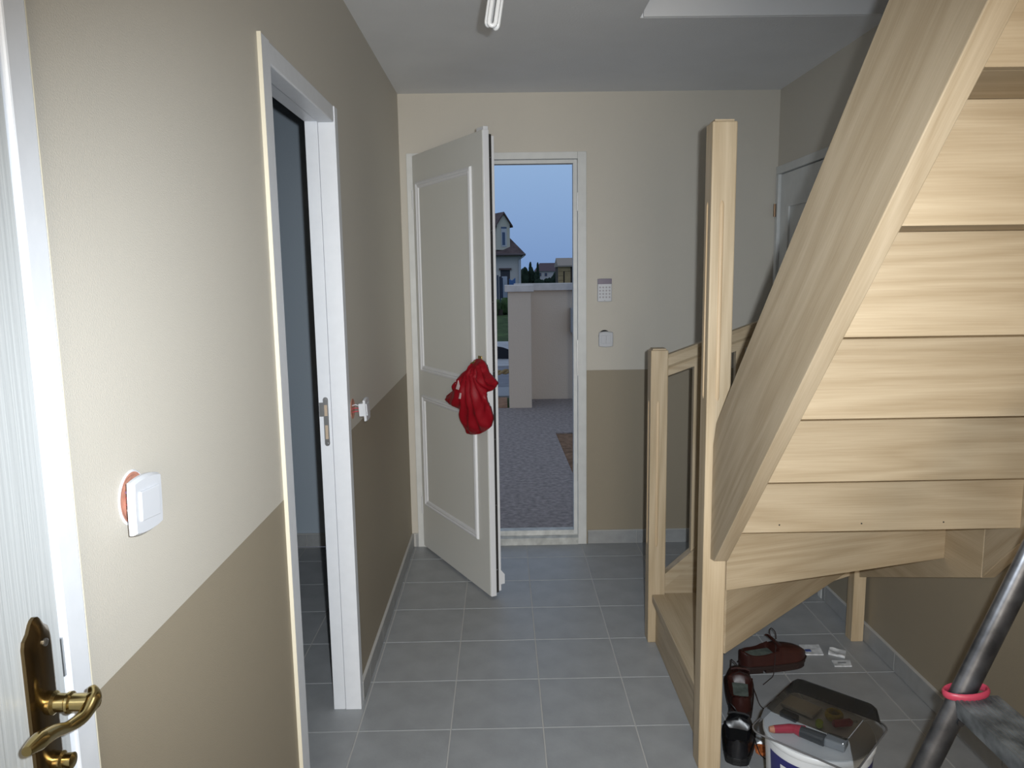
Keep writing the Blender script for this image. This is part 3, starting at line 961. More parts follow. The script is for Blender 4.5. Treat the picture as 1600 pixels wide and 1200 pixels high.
# ================================================================== FLOOR CLUTTER UNDER THE STAIRS
def shoe(name, heel, toe, label, cat_group, M_UP, M_SOLE, M_IN, L=0.285, W=0.098, laces=True, scale=1.0):
    heel, toe = Vector((*heel, 0)), Vector((*toe, 0))
    d = (toe - heel).normalized()
    s = Vector((d.y, -d.x, 0))
    ctr = (heel + toe) / 2
    root = thing(name, heel + d * 0.0, label, 'shoe', cat_group)
    XF = Matrix(((d.x, s.x, 0, heel.x), (d.y, s.y, 0, heel.y), (0, 0, 1, 0), (0, 0, 0, 1)))
    # t, half width, sole width factor, rim height
    hwid = lambda t: W * 0.5 * (0.62 + 0.38 * math.sin(min(1, t / 0.7) * math.pi / 2)) * (1 - max(0, (t - 0.72) / 0.28) ** 2.4 * 0.75) * (0.55 + 0.45 * min(1, t / 0.07) ** 0.5)
    # sole outline
    N = 26
    left, right = [], []
    for i in range(N + 1):
        t = i / N
        w = hwid(t) * 1.05
        if i in (0, N):
            w *= 0.6
        left.append((t * L, w))
        right.append((t * L, -w))
    outline = left + right[::-1]
    so = obj('sole', prism(outline, 2, 0.012, 0.024, bev=0.0015), M_SOLE, root, xf=XF)
    hl = [p for p in left if p[0] < 0.27 * L] + [p for p in right[::-1] if p[0] < 0.27 * L]
    obj('heel', prism(hl, 2, 0.0, 0.0125), M_SOLE, so, xf=XF)
    fo = [p for p in left if 0.30 * L < p[0] < 0.95 * L] + [p for p in right[::-1] if 0.30 * L < p[0] < 0.95 * L]
    obj('forefoot', prism(fo, 2, 0.0, 0.0125), M_SOLE, so, xf=XF)
    rings = []
    zb = 0.024
    for i in range(N + 1):
        t = i / N
        w = hwid(t)
        if i in (0, N):
            w *= 0.7
        # top of the upper along the shoe
        if t < 0.52:
            h = 0.064 - 0.014 * math.sin(min(1, t / 0.4) * math.pi)
        else:
            f = (t - 0.52) / 0.48
            h = 0.074 * (1 - f) ** 1.0 + 0.044 * f - 0.02 * f ** 5
        opened = 0.05 < t < 0.50
        ring = []
        lean = 0.90 if t < 0.52 else 0.66
        for k in range(5):                       # outside left, bottom to rim
            q = k / 4
            ring.append(Vector((t * L, w * (1 - (1 - lean) * q ** 1.6), zb + (h * 0.86) * q)))
        rimw = w * lean
        for k in range(1, 6):                    # inside / over the top
            q = k / 6
            x = rimw * (1 - 2 * q)
            if opened:
                dep = 0.030
                ring.append(Vector((t * L, x * 0.94, zb + dep + (0.008 if k in (1, 5) else 0))))
            else:
                ring.append(Vector((t * L, x, zb + h * (0.86 + 0.14 * math.sin(q * math.pi)))))
        for k in range(5):
            q = 1 - k / 4
            ring.append(Vector((t * L, -w * (1 - (1 - lean) * q ** 1.6), zb + (h * 0.86) * q)))
        rings.append(ring)
    obj('upper', loft(rings), M_UP, root, smooth=55, xf=XF)
    ins = []
    for i in range(11):
        t = 0.055 + 0.44 * i / 10
        ins.append((t * L, hwid(t) * 0.85))
    io = ins + [(a, -b) for a, b in ins[::-1]]
    obj('insole', prism(io, 2, zb + 0.034, zb + 0.0395), M_IN, root, xf=XF)
    # tongue
    tp = [(0.60 * L, zb + 0.062), (0.53 * L, zb + 0.076), (0.475 * L, zb + 0.092), (0.44 * L, zb + 0.098)]
    trs = []
    for j, (x, z) in enumerate(tp):
        hw_ = 0.021 + 0.004 * j
        trs.append([Vector((x, -hw_, z - 0.006)), Vector((x, -hw_ * 0.5, z)), Vector((x, hw_ * 0.5, z)), Vector((x, hw_, z - 0.006)),
                    Vector((x + 0.004, hw_, z - 0.002)), Vector((x + 0.004, hw_ * 0.5, z + 0.004)), Vector((x + 0.004, -hw_ * 0.5, z + 0.004)), Vector((x + 0.004, -hw_, z - 0.002))])
    obj('tongue', loft(trs), M_UP, root, smooth=50, xf=XF)
    # collar seam and toe seam
    obj('collar', tube(spline([Vector((0.50 * L, hwid(0.5) * 0.89, zb + 0.056)), Vector((0.3 * L, hwid(0.3) * 0.89, zb + 0.045)), Vector((0.12 * L, hwid(0.12) * 0.89, zb + 0.047)), Vector((0.035 * L, 0, zb + 0.056)),
                               Vector((0.12 * L, -hwid(0.12) * 0.89, zb + 0.047)), Vector((0.3 * L, -hwid(0.3) * 0.89, zb + 0.045)), Vector((0.50 * L, -hwid(0.5) * 0.89, zb + 0.056))], 6), 0.0035, 6), M_UP, root, smooth=True, xf=XF)
    obj('welt', tube(spline([Vector((t / 12 * L, hwid(t / 12) * 1.04, zb + 0.003)) for t in range(0, 13)] + [Vector((t / 12 * L, -hwid(t / 12) * 1.04, zb + 0.003)) for t in range(12, -1, -1)], 2), 0.0026, 6), M_SOLE, root, smooth=True, xf=XF)
    if laces:
        for j in range(4):
            t = 0.50 + 0.055 * j
            z = zb + 0.070 - 0.005 * j
            obj('lace', tube(spline([(t * L, -0.026, z - 0.008), (t * L + 0.003, 0, z + 0.007), (t * L, 0.026, z - 0.008)], 6), 0.002, 6), M_SOLE, root, xf=XF)
        obj('lace', tube(spline([(0.50 * L, 0.0, zb + 0.078), (0.47 * L, -0.012, zb + 0.108), (0.53 * L, -0.03, zb + 0.118), (0.60 * L, -0.03, zb + 0.098), (0.62 * L, -0.032, zb + 0.068)], 8), 0.0018, 6), M_SOLE, root, xf=XF)
        obj('lace', tube(spline([(0.50 * L, 0.005, zb + 0.078), (0.47 * L, 0.03, zb + 0.070), (0.42 * L, 0.052, zb + 0.02), (0.36 * L, 0.070, -zb * 0 + 0.004), (0.24 * L, 0.095, 0.0035), (0.1 * L, 0.12, 0.0035)], 8), 0.0018, 6), M_SOLE, root, xf=XF)
    return root
M_LEATHER = mat('brown_leather', (0.040, 0.012, 0.009), 0.40, spec=0.45, var=0.25, vscale=14)
M_SOLEB = mat('dark_brown_sole', (0.022, 0.011, 0.009), 0.55)
M_INS = mat('grey_green_insole', (0.13, 0.155, 0.135), 0.95, spec=0.1, var=0.3, vscale=40)
M_BLACKL = mat('black_leather', (0.008, 0.008, 0.010), 0.32, spec=0.5)
M_BLACKS = mat('black_sole', (0.01, 0.01, 0.011), 0.5)
shoe('leather_shoe', (0.905, 2.760), (1.165, 2.820), 'brown leather lace-up shoe lying crosswise beside the white paper packets', 'brown shoes under the stairs', M_LEATHER, M_SOLEB, M_INS)
shoe('leather_shoe', (0.808, 2.430), (0.875, 2.690), 'brown leather lace-up shoe with its heel towards the black shoe', 'brown shoes under the stairs', M_LEATHER, M_SOLEB, M_INS)
shoe('leather_shoe', (0.716, 2.185), (0.800, 2.42), 'black polished lace-up shoe beside the paint bucket', None, M_BLACKL, M_BLACKS, mat('black_lining', (0.012, 0.012, 0.013), 0.9, spec=0.1), L=0.215, W=0.100)

# paper packets
def packet(px, w, h, rot, label, curl):
    c = sum((hit(x, y, 2, 0) for x, y in px), Vector()) / len(px)
    q = [hit(x, y, 2, 0) - c for x, y in px]
    bmq = bmesh.new()
    nx = 6
    top, bot = [], []
    for i in range(nx + 1):
        for j in range(nx + 1):
            a, b = i / nx, j / nx
            p = (q[0] * (1 - a) + q[1] * a) * (1 - b) + (q[3] * (1 - a) + q[2] * a) * b
            z = 0.0015 + curl * (0.5 + 0.5 * noise.noise(Vector((a * 2.3 + px[0][0], b * 2.1, 0.3)))) * (0.3 + abs(a - 0.5) + abs(b - 0.5))
            top.append(bmq.verts.new(c + Vector((p.x, p.y, z + 0.002))))
            bot.append(bmq.verts.new(c + Vector((p.x, p.y, 0.0006))))
    def idx(i, j): return i * (nx + 1) + j
    for i in range(nx):
        for j in range(nx):
            bmq.faces.new((top[idx(i, j)], top[idx(i + 1, j)], top[idx(i + 1, j + 1)], top[idx(i, j + 1)]))
            bmq.faces.new((bot[idx(i, j)], bot[idx(i, j + 1)], bot[idx(i + 1, j + 1)], bot[idx(i + 1, j)]))
    rim = [idx(i, 0) for i in range(nx)] + [idx(nx, j) for j in range(nx)] + [idx(i, nx) for i in range(nx, 0, -1)] + [idx(0, j) for j in range(nx, 0, -1)]
    for a, b in zip(rim, rim[1:] + rim[:1]):
        bmq.faces.new((top[a], bot[a], bot[b], top[b]))
    bmesh.ops.recalc_face_normals(bmq, faces=bmq.faces)
    root = thing('paper_packet', c, label, 'packet', 'small white packets on the floor under the stairs')
    obj('wrapper', bmq, mat('white_paper', (0.62, 0.64, 0.66), 0.6, var=0.25, vscale=45), root, smooth=60)
    return root, c, q
r, c, q = packet([(1248, 1009), (1279, 1009), (1287, 1024), (1257, 1024)], 0, 0, 0, 'white paper packet with a small blue mark, beside the toe of the brown shoe', 0.004)
mk = c + q[3] * 0.35 + q[0] * 0.05
obj('blue_mark', B(mk.x - 0.012, mk.x + 0.01, mk.y - 0.006, mk.y + 0.008, 0.0035, 0.0078), mat('blue_ink', (0.05, 0.08, 0.25), 0.6), r)
packet([(1296, 1015), (1322, 1019), (1320, 1029), (1294, 1023)], 0, 0, 0, 'crinkled whitish packet between the corner post and a flat white one', 0.012)
r, c, q = packet([(1299, 1033), (1328, 1033), (1331, 1042), (1304, 1042)], 0, 0, 0, 'flat white packet with a dark centre line, nearest the clear box', 0.002)
obj('centre_line', B(c.x - 0.016, c.x + 0.016, c.y - 0.0025, c.y + 0.0025, 0.003, 0.0062), mat('grey_print', (0.16, 0.17, 0.18), 0.6), r)

# orange and clear wrappers beside the bucket
def wrapper(px, label, m, amp, name='sweet_wrapper'):
    c = sum((hit(x, y, 2, 0) for x, y in px), Vector()) / len(px)
    o2 = [((hit(x, y, 2, 0) - c).x, (hit(x, y, 2, 0) - c).y) for x, y in px]
    bmw = inflate(o2, lambda x, y, d: 0.0 if d < 1e-5 else amp * (0.5 + 0.8 * noise.noise(Vector((x * 60, y * 60, 1.7 + amp * 99)))) * min(1, d / 0.006) + 0.002, 0.007, 0)
    X = Matrix(((1, 0, 0, c.x), (0, 0, 1, c.y), (0, 1, 0, 0.0012), (0, 0, 0, 1)))
    o = obj(name, bmw, m, xf=X)
    return tag(o, label, 'wrapper')
wrapper([(1178, 1164), (1205, 1166), (1206, 1181), (1190, 1182), (1181, 1177)], 'crumpled orange and white wrapper at the foot of the bucket', mat('orange_wrapper', (0.55, 0.16, 0.05), 0.35, var=0.6, vscale=40), 0.012)
wrapper([(1166, 1140), (1178, 1142), (1192, 1152), (1203, 1158), (1200, 1165), (1182, 1162), (1176, 1152)], 'crumpled clear grey wrapper between the black shoe and the bucket', mat('clear_wrapper', (0.36, 0.38, 0.39), 0.25, var=0.5, vscale=60), 0.012)

# paint bucket
bc = Vector((0.828, 1.865, 0))
bk = thing('paint_bucket', bc, 'white plastic paint bucket with blue printed label under the stairs', 'bucket')
prof = [(0.0, 0.0), (0.112, 0.0), (0.116, 0.004), (0.1366, 0.311), (0.140, 0.312), (0.1415, 0.315), (0.1415, 0.325), (0.139, 0.328), (0.135, 0.328), (0.133, 0.323), (0.113, 0.006), (0.0, 0.006)]
bmk = bmesh.new()
rings = []
for rr, h in prof[1:-1]:
    rings.append([Vector((bc.x + rr * math.cos(2 * math.pi * k / 48), bc.y + rr * math.sin(2 * math.pi * k / 48), h)) for k in range(48)])
obj('pail', loft(rings, bmk), mat('white_bucket_plastic', (0.62, 0.64, 0.66), 0.35), bk, smooth=40)
obj('lid', lathe([(0.133, 0.322), (0.1335, 0.3285), (0.138, 0.3290), (0.1385, 0.3310), (0.120, 0.3307)], bc, 2, 48), mat('white_lid', (0.60, 0.62, 0.64), 0.4), bk, smooth=40)
def brad(z): return 0.116 + (z - 0.004) * (0.018 / 0.268)
M_LABEL = mat('blue_label', (0.022, 0.022, 0.13), 0.4)
rings = []
for z in (0.03, 0.10, 0.16, 0.22, 0.289):
    rings.append([Vector((bc.x + (brad(z) + 0.0008) * math.cos(a), bc.y + (brad(z) + 0.0008) * math.sin(a), z)) for a in [math.radians(180 + 8 + 4 * k) for k in range(36)]])
bml = loft(rings, closed=False, caps=False)
lab = obj('label', bml, M_LABEL, bk, smooth=40)
cu = bpy.data.curves.new('lettering', 'FONT')
cu.body = 'EN'
cu.size = 0.118
cu.extrude = 0.0
to = bpy.data.objects.new('lettering', cu)
COL.objects.link(to)
bpy.context.view_layer.update()
tm = bpy.data.meshes.new_from_object(to.evaluated_get(bpy.context.evaluated_depsgraph_get()))
COL.objects.unlink(to)
bpy.data.objects.remove(to)
bmt = bmesh.new()
bmt.from_mesh(tm)
bmesh.ops.subdivide_edges(bmt, edges=[e for e in bmt.edges if e.calc_length() > 0.02], cuts=4)
bmesh.ops.triangulate(bmt, faces=bmt.faces)
for v in bmt.verts:
    z = 0.190 + v.co.y
    a = math.radians(202) + v.co.x / 0.135
    rr = brad(z) + 0.0016
    v.co = Vector((bc.x + rr * math.cos(a), bc.y + rr * math.sin(a), z))
bmesh.ops.recalc_face_normals(bmt, faces=bmt.faces)
tag(obj('lettering', bmt, mat('white_print_ink', (0.6, 0.62, 0.64), 0.4), bk), 'white capital letters on the blue label')
# upturned clear box on the bucket
def clear_plastic(name):
    m = bpy.data.materials.new(name)
    m.use_nodes = True
    t = m.node_tree
    for n in list(t.nodes):
        t.nodes.remove(n)
    out = t.nodes.new('ShaderNodeOutputMaterial')
    tr = t.nodes.new('ShaderNodeBsdfTransparent')
    tr.inputs[0].default_value = (0.86, 0.87, 0.88, 1)
    gl = t.nodes.new('ShaderNodeBsdfPrincipled')
    gl.inputs['Base Color'].default_value = (0.10, 0.103, 0.107, 1)
    gl.inputs['Roughness'].default_value = 0.07
    fr_ = t.nodes.new('ShaderNodeFresnel')
    fr_.inputs[0].default_value = 1.5
    ad = t.nodes.new('ShaderNodeMath')
    ad.operation = 'ADD'
    ad.inputs[1].default_value = 0.05
    t.links.new(fr_.outputs[0], ad.inputs[0])
    mx = t.nodes.new('ShaderNodeMixShader')
    t.links.new(ad.outputs[0], mx.inputs[0])
    t.links.new(tr.outputs[0], mx.inputs[1])
    t.links.new(gl.outputs[0], mx.inputs[2])
    t.links.new(mx.outputs[0], out.inputs[0])
    return m
M_CLEAR = clear_plastic('clear_plastic')
TZ, TB = 0.395, 0.332
ta, tb, tcc, tdd = [hit(x, y, 2, TZ) for x, y in ((1240, 1052), (1360, 1103), (1331, 1166), (1205, 1106))]
tc0 = (ta + tb + tcc + tdd) / 4
lx = ((tb - ta) + (tcc - tdd)).normalized()
ly = ((ta - tdd) + (tb - tcc)).normalized()
mid = (lx + ly).normalized()
per = Vector((mid.y, -mid.x, 0))
lx, ly = (mid + per).normalized(), (mid - per).normalized()
TWd, TLn, hgt = 0.110, 0.108, TZ - TB
XFT = Matrix(((lx.x, ly.x, 0, tc0.x), (lx.y, ly.y, 0, tc0.y), (0, 0, 1, TB), (0, 0, 0, 1)))
tr = thing('clear_box', (tc0.x, tc0.y, TB), 'upturned clear plastic box with dimpled top, full of odds and ends, on the bucket', 'box')
def rrect(w, l, r, z, n=6, dx=0, dy=0):
    pts = []
    for sx_, sy_, a0 in ((1, 1, 0), (-1, 1, 90), (-1, -1, 180), (1, -1, 270)):
        for k in range(n + 1):
            a = math.radians(a0 + 90 * k / n)
            pts.append(Vector((dx + sx_ * (w - r) + r * math.cos(a), dy + sy_ * (l - r) + r * math.sin(a), z)))
    return pts
walls = [rrect(TWd + 0.026, TLn + 0.026, 0.034, 0.0), rrect(TWd + 0.026, TLn + 0.026, 0.034, 0.004), rrect(TWd + 0.016, TLn + 0.016, 0.03, 0.007), rrect(TWd + 0.004, TLn + 0.004, 0.024, hgt - 0.008), rrect(TWd - 0.004, TLn - 0.004, 0.02, hgt)]
obj('side_wall', loft(walls, caps=False), M_CLEAR, tr, smooth=60, xf=XFT)
rim = rrect(TWd + 0.026, TLn + 0.026, 0.034, 0.003)
obj('rim', tube(rim + [rim[0]], 0.0024, 8), mat('grey_plastic_rim', (0.12, 0.12, 0.125), 0.2), tr, smooth=True, xf=XFT)
bmd = bmesh.new()
n1 = 40
gv = {}
for i in range(n1 + 1):
    for j in range(n1 + 1):
        x = (-1 + 2 * i / n1) * (TWd - 0.006)
        y = (-1 + 2 * j / n1) * (TLn - 0.006)
        gv[i, j] = bmd.verts.new((x, y, hgt - 0.001 + (0.0026 if (i % 2 and j % 2) else 0)))
for i in range(n1):
    for j in range(n1):
        bmd.faces.new((gv[i, j], gv[i + 1, j], gv[i + 1, j + 1], gv[i, j + 1]))
tag(obj('dimpled_top', bmd, M_CLEAR, tr, smooth=80, xf=XFT), 'dimpled clear top')

def in_box(name, px, label, cat, parts, rot=0, z=TB + 0.004):
    """thing lying on the bucket lid inside the clear box, at the pixel px"""
    p = hit(px[0], px[1], 2, z)
    X = Matrix.Translation(p) @ Matrix.Rotation(math.atan2(lx.y, lx.x) + math.radians(rot), 4, 'Z')
    if len(parts) == 1:
        return tag(obj(name, parts[0][1], parts[0][2], xf=X), label, cat)
    root = thing(name, p, label, cat)
    for nm, b_, mm in parts:
        obj(nm, b_, mm, root, xf=X)
    return root
MRED = mat('red_handle_plastic', (0.40, 0.03, 0.06), 0.35)
MDK = mat('dark_grey_plastic', (0.035, 0.04, 0.045), 0.35)
MPNK = mat('pink_red_plastic', (0.38, 0.07, 0.07), 0.35)
in_box('paper_pad', (1252, 1106), 'off-white paper pad inside the clear box', 'paper', [('pad', B(-0.046, 0.046, -0.030, 0.030, 0, 0.008, bev=0.001), mat('cream_paper', (0.50, 0.47, 0.40), 0.7))], -4)
in_box('scraper', (1222, 1146), 'red-handled scraper with orange end inside the clear box', 'tool',
       [('handle', tube([(-0.022, 0, 0.012), (0.02, 0, 0.014), (0.06, 0, 0.012)], [0.010, 0.012, 0.009], 12), MRED), ('tip', tube([(-0.034, 0, 0.012), (-0.022, 0, 0.012)], [0.007, 0.010], 12), mat('orange_tip', (0.6, 0.25, 0.14), 0.4))], 42)
in_box('black_clip', (1232, 1122), 'dark grey clip beside the paper pad in the clear box', 'clip', [('clip', B(-0.022, 0.026, -0.010, 0.010, 0, 0.016, bev=0.003), MDK)], -4)
in_box('brush_head', (1268, 1158), 'dark brush head with a red end inside the clear box', 'tool',
       [('bristles', tube([(-0.028, 0, 0.016), (0.032, 0, 0.016)], [0.014, 0.016], 16), MDK), ('end_cap', tube([(-0.042, 0, 0.016), (-0.028, 0, 0.016)], [0.012, 0.015], 16), MRED)], 2)
tp_ = [Vector((0.018 * math.cos(2 * math.pi * q / 24), 0.018 * math.sin(2 * math.pi * q / 24), 0.011)) for q in range(25)]
in_box('tape_roll', (1303, 1123), 'small yellow roll of tape inside the clear box', 'tape', [('roll', tube(tp_, 0, 12, flat=[(0.010, 0.006)] * 25, cap=False), mat('yellow_tape', (0.50, 0.38, 0.04), 0.4))])
in_box('green_cap', (1280, 1135), 'tiny lime green cap beside the yellow tape roll', 'cap', [('cap', lathe([(0.009, 0), (0.010, 0.002), (0.010, 0.014), (0.007, 0.018)], (0, 0, 0), 2, 16), mat('lime_green', (0.33, 0.42, 0.05), 0.4))])
in_box('screwdriver', (1318, 1136), 'pinkish red screwdriver next to the yellow tape roll', 'tool',
       [('grip', tube([(-0.03, 0, 0.012), (-0.026, 0, 0.012), (0.018, 0, 0.012), (0.024, 0, 0.012)], [0.007, 0.010, 0.010, 0.005], 12), MPNK), ('shaft', tube([(0.024, 0, 0.012), (0.038, 0, 0.012)], 0.003, 8), M_STEEL)], 50)
in_box('blister_pack', (1306, 1166), 'shiny grey blister pack beside the brush head', 'packaging', [('pack', B(-0.026, 0.026, -0.020, 0.020, 0, 0.022, bev=0.005), mat('grey_blister', (0.22, 0.24, 0.26), 0.2))], 6)

# ================================================================== STEPLADDER
LYF, LYN = 1.415, 0.985                        # far and near stile
def sx_at(z): return 0.640 + 0.400 * z
lad = thing('stepladder', (0.9, 1.2, 0), 'worn aluminium stepladder with red-capped steps under the stairs', 'ladder')
M_ALU = mat('worn_aluminium', (0.135, 0.14, 0.155), 0.34, metal=0.85, var=0.45, vscale=22)
M_ALUS = mat('paint_spattered_step', (0.20, 0.215, 0.225), 0.5, metal=0.5, var=0.5, vscale=30)
M_REDP = mat('red_step_cap', (0.46, 0.05, 0.09), 0.4)
LTOP = 1.25
for yy in (LYF, LYN):
    obj('stile', tube([(sx_at(0.02), yy, 0.02), (sx_at(LTOP), yy, LTOP)], 0, 20, flat=[(0.026, 0.017)] * 2), M_ALU, lad, smooth=50)
    obj('foot', tube([(sx_at(0.0) , yy, 0.0), (sx_at(0.05), yy, 0.05)], 0, 16, flat=[(0.030, 0.021)] * 2), M_SEAL, lad)
    obj('rear_leg', tube([(1.40, yy, 0.0), (sx_at(LTOP) + 0.07, yy, LTOP - 0.02)], 0, 14, flat=[(0.017, 0.012)] * 2), M_ALU, lad, smooth=50)
for zc_ in (0.31, 0.69, 1.07):
    x0 = sx_at(zc_) - 0.022
    stp = obj('step', prism([(x0 + 0.006, zc_ - 0.040), (x0 + 0.009, zc_ - 0.040), (x0 + 0.004, zc_ - 0.004), (x0 + 0.088, zc_ - 0.004), (x0 + 0.088, zc_ - 0.028), (x0 + 0.092, zc_ - 0.028), (x0 + 0.092, zc_), (x0, zc_)], 1, LYN + 0.012, LYF - 0.006), M_ALUS, lad)
    for k in range(9):
        xr = x0 + 0.006 + k * 0.0095
        obj('tread_rib', B(xr, xr + 0.004, LYN + 0.014, LYF - 0.014, zc_ - 0.0005, zc_ + 0.0018), M_ALUS, stp)
    for yy in (LYF, LYN):
        ring = []
        sg = -1 if yy == LYF else 1
        for q in range(21):
            a = 2 * math.pi * q / 20
            ring.append(Vector((sx_at(zc_) + 0.008 + 0.043 * math.cos(a), yy + 0.023 * math.sin(a) , zc_ + 0.006 + 0.012 * math.cos(a) * 0.3)))
        obj('step_cap', tube(ring, 0, 10, flat=[(0.008, 0.004)] * 21, cap=False), M_REDP, stp, smooth=True)
    obj('bolt', lathe([(0.007, -0.003), (0.007, 0.0), (0.004, 0.002)], (sx_at(zc_ - 0.05) + 0.01, LYF - 0.019, zc_ - 0.05), 1, 12), M_SEAL, stp)
obj('platform', prism([(sx_at(LTOP) - 0.03, LTOP - 0.03), (sx_at(LTOP) + 0.11, LTOP - 0.03), (sx_at(LTOP) + 0.11, LTOP), (sx_at(LTOP) - 0.03, LTOP)], 1, LYN - 0.02, LYF + 0.02, bev=0.004), M_ALUS, lad)

# ================================================================== OUTDOORS
GZ = -0.15
M_GRAVEL = mat('pale_gravel', (0.25, 0.215, 0.20), 0.95, spec=0.1, var=0.28, vscale=26, bump=0.6, bscale=90)
M_SOIL = mat('red_brown_soil', (0.19, 0.115, 0.072), 0.95, spec=0.1, var=0.35, vscale=14, bump=0.8, bscale=30)
M_ASPH = mat('grey_asphalt', (0.15, 0.155, 0.18), 0.9, var=0.12, vscale=5)
M_GRASS = mat('rough_grass', (0.055, 0.085, 0.03), 0.95, spec=0.1, var=0.5, vscale=2.5)
struct('ground', B(-300, 300, YF + 0.33, 600, GZ - 0.3, GZ - 0.03), M_GRASS, 'open grassy ground outside', 'ground')
def outstruct(name, bm, m, label, cat):
    return struct(name, bm, m, label, cat)
outstruct('gravel_path', prism([(-4.0, YF + 0.33), (0.66, YF + 0.33), (0.585, 6.3), (0.555, 8.02), (9, 8.02), (9, 10.27), (0.36, 10.27), (0.36, 9.62), (-0.02, 9.62), (-4, 9.50)], 2, GZ - 0.2, GZ), M_GRAVEL, 'pale gravel path leading from the door', 'path')
outstruct('garden_soil', prism([(0.66, YF + 0.33), (9, YF + 0.33), (9, 8.02), (0.555, 8.02), (0.585, 6.3)], 2, GZ - 0.2, GZ - 0.012), M_SOIL, 'red-brown bare soil beside the path', 'soil')
outstruct('soil_strip', prism([(-4.0, 9.50), (-0.02, 9.62), (0.05, 9.62), (0.05, 10.42), (-4, 10.42)], 2, GZ - 0.2, GZ + 0.01), mat('orange_soil', (0.27, 0.14, 0.075), 0.95, var=0.3, vscale=12), 'orange soil strip at the gateway', 'soil')
outstruct('pavement', B(-40, 40, 10.6, 11.45, GZ - 0.2, GZ + 0.0), mat('pale_pavement', (0.25, 0.26, 0.28), 0.9), 'grey pavement along the road', 'pavement')
outstruct('road', B(-40, 40, 11.45, 14.2, GZ - 0.2, GZ - 0.02), M_ASPH, 'blue-grey asphalt road', 'road')
outstruct('verge', B(-40, 40, 14.2, 19.5, GZ - 0.2, GZ), mat('pale_verge', (0.36, 0.36, 0.37), 0.95, var=0.15, vscale=2), 'pale stony verge beyond the road', 'ground')
slab = B(-0.45, 0.20, YF + 0.45, YF + 0.60, GZ, GZ + 0.02, bev=0.004)
tag(obj('threshold_slab', slab, M_ASPH), 'flat grey slab on the gravel before the door', 'slab')

# garden wall with pillar
M_REND = mat('beige_render', (0.60, 0.49, 0.385), 0.95, spec=0.1, bump=0.3, bscale=60)
M_COPE = mat('concrete_coping', (0.55, 0.50, 0.46), 0.9, var=0.1, vscale=10)
gw = thing('garden_wall', (0.3, 9.8, GZ), 'beige rendered garden wall with end pillar and flat coping', 'wall')
ztp = hit(812, 456, 1, 9.60).z
ztc = hit(812, 445.5, 1, 9.58).z
PX0, PX1 = hit(795, 560, 1, 9.6).x, hit(830.5, 560, 1, 9.6).x
obj('pillar', B(PX0, PX1, 9.60, 9.95, GZ - 0.1, ztp, bev=0.006), M_REND, gw)
obj('pillar_cap', B(PX0 - 0.04, PX1 + 0.035, 9.565, 9.99, ztp, ztc, bev=0.006), M_COPE, gw)
obj('panel', B(PX1, 6.0, 10.28, 10.46, GZ - 0.1, ztp, bev=0.004), M_REND, gw)
obj('coping', B(PX1 - 0.2, 6.0, 10.22, 10.52, ztp, ztc + 0.01, bev=0.006), M_COPE, gw)
obj('return_panel', B(PX1 - 0.18, PX1, 9.95, 10.28, GZ - 0.1, ztp), M_REND, gw)
gp = thing('gate_pillar', (-2.9, 9.8, GZ), 'beige rendered gate pillar on the far side of the gateway', 'pillar')
obj('pillar', B(-3.1, -2.8, 9.60, 9.95, GZ - 0.1, ztp, bev=0.006), M_REND, gp)
obj('pillar_cap', B(-3.14, -2.76, 9.565, 9.99, ztp, ztc, bev=0.006), M_COPE, gp)
# rope across the gateway
ra = hit(793, 580, 1, 9.78)
rope = bmesh.new()
for ph in (0, math.pi):
    pts = []
    for k in range(121):
        t = k / 120
        x = PX0 + (-2.8 - PX0) * t
        z = ra.z - 0.45 * t * (1 - t) * 0.8 * 1.0
        a = ph + t * 95
        pts.append(Vector((x, 9.78 + 0.018 * math.cos(a), z + 0.018 * math.sin(a))))
    tube(pts, 0.019, 6, rope)
tag(obj('barrier_rope', rope, mat('tan_rope', (0.30, 0.22, 0.11), 0.8)), 'thick tan rope strung across the gateway', 'rope')
# letter box on the garden wall
mb0, mb1 = hit(891, 481, 1, 10.2), hit(891, 519, 1, 10.2)
mbx = thing('letter_box', (mb0.x + 0.15, 10.24, mb1.z), 'grey letter box fixed to the garden wall', 'letter box')
obj('body', B(mb0.x, mb0.x + 0.30, 10.14, 10.278, mb1.z, mb0.z, bev=0.006), mat('grey_metal_box', (0.34, 0.33, 0.33), 0.5), mbx)
obj('flap', B(mb0.x + 0.03, mb0.x + 0.27, 10.132, 10.14, mb0.z - 0.09, mb0.z - 0.03, bev=0.002), M_STEEL, mbx)
# dark heap on the verge
hp0 = hit(782, 561, 2, GZ)
bmh = inflate([(-0.9, 0), (-0.45, 0.02), (0.3, 0.0), (0.42, 0.12), (0.1, 0.24), (-0.25, 0.3), (-0.8, 0.26)], lambda x, y, d: 0 if d < 1e-5 else 0.15 * min(1, d / 0.08) + 0.03 * noise.noise(Vector((x * 9, y * 9, 2))), 0.07, 0)
tag(obj('dark_mound', bmh, mat('black_mound', (0.012, 0.014, 0.02), 0.9), xf=Matrix.Translation((hp0.x - 0.05, hp0.y, GZ))), 'dark sack lying on the pale verge', 'mound')

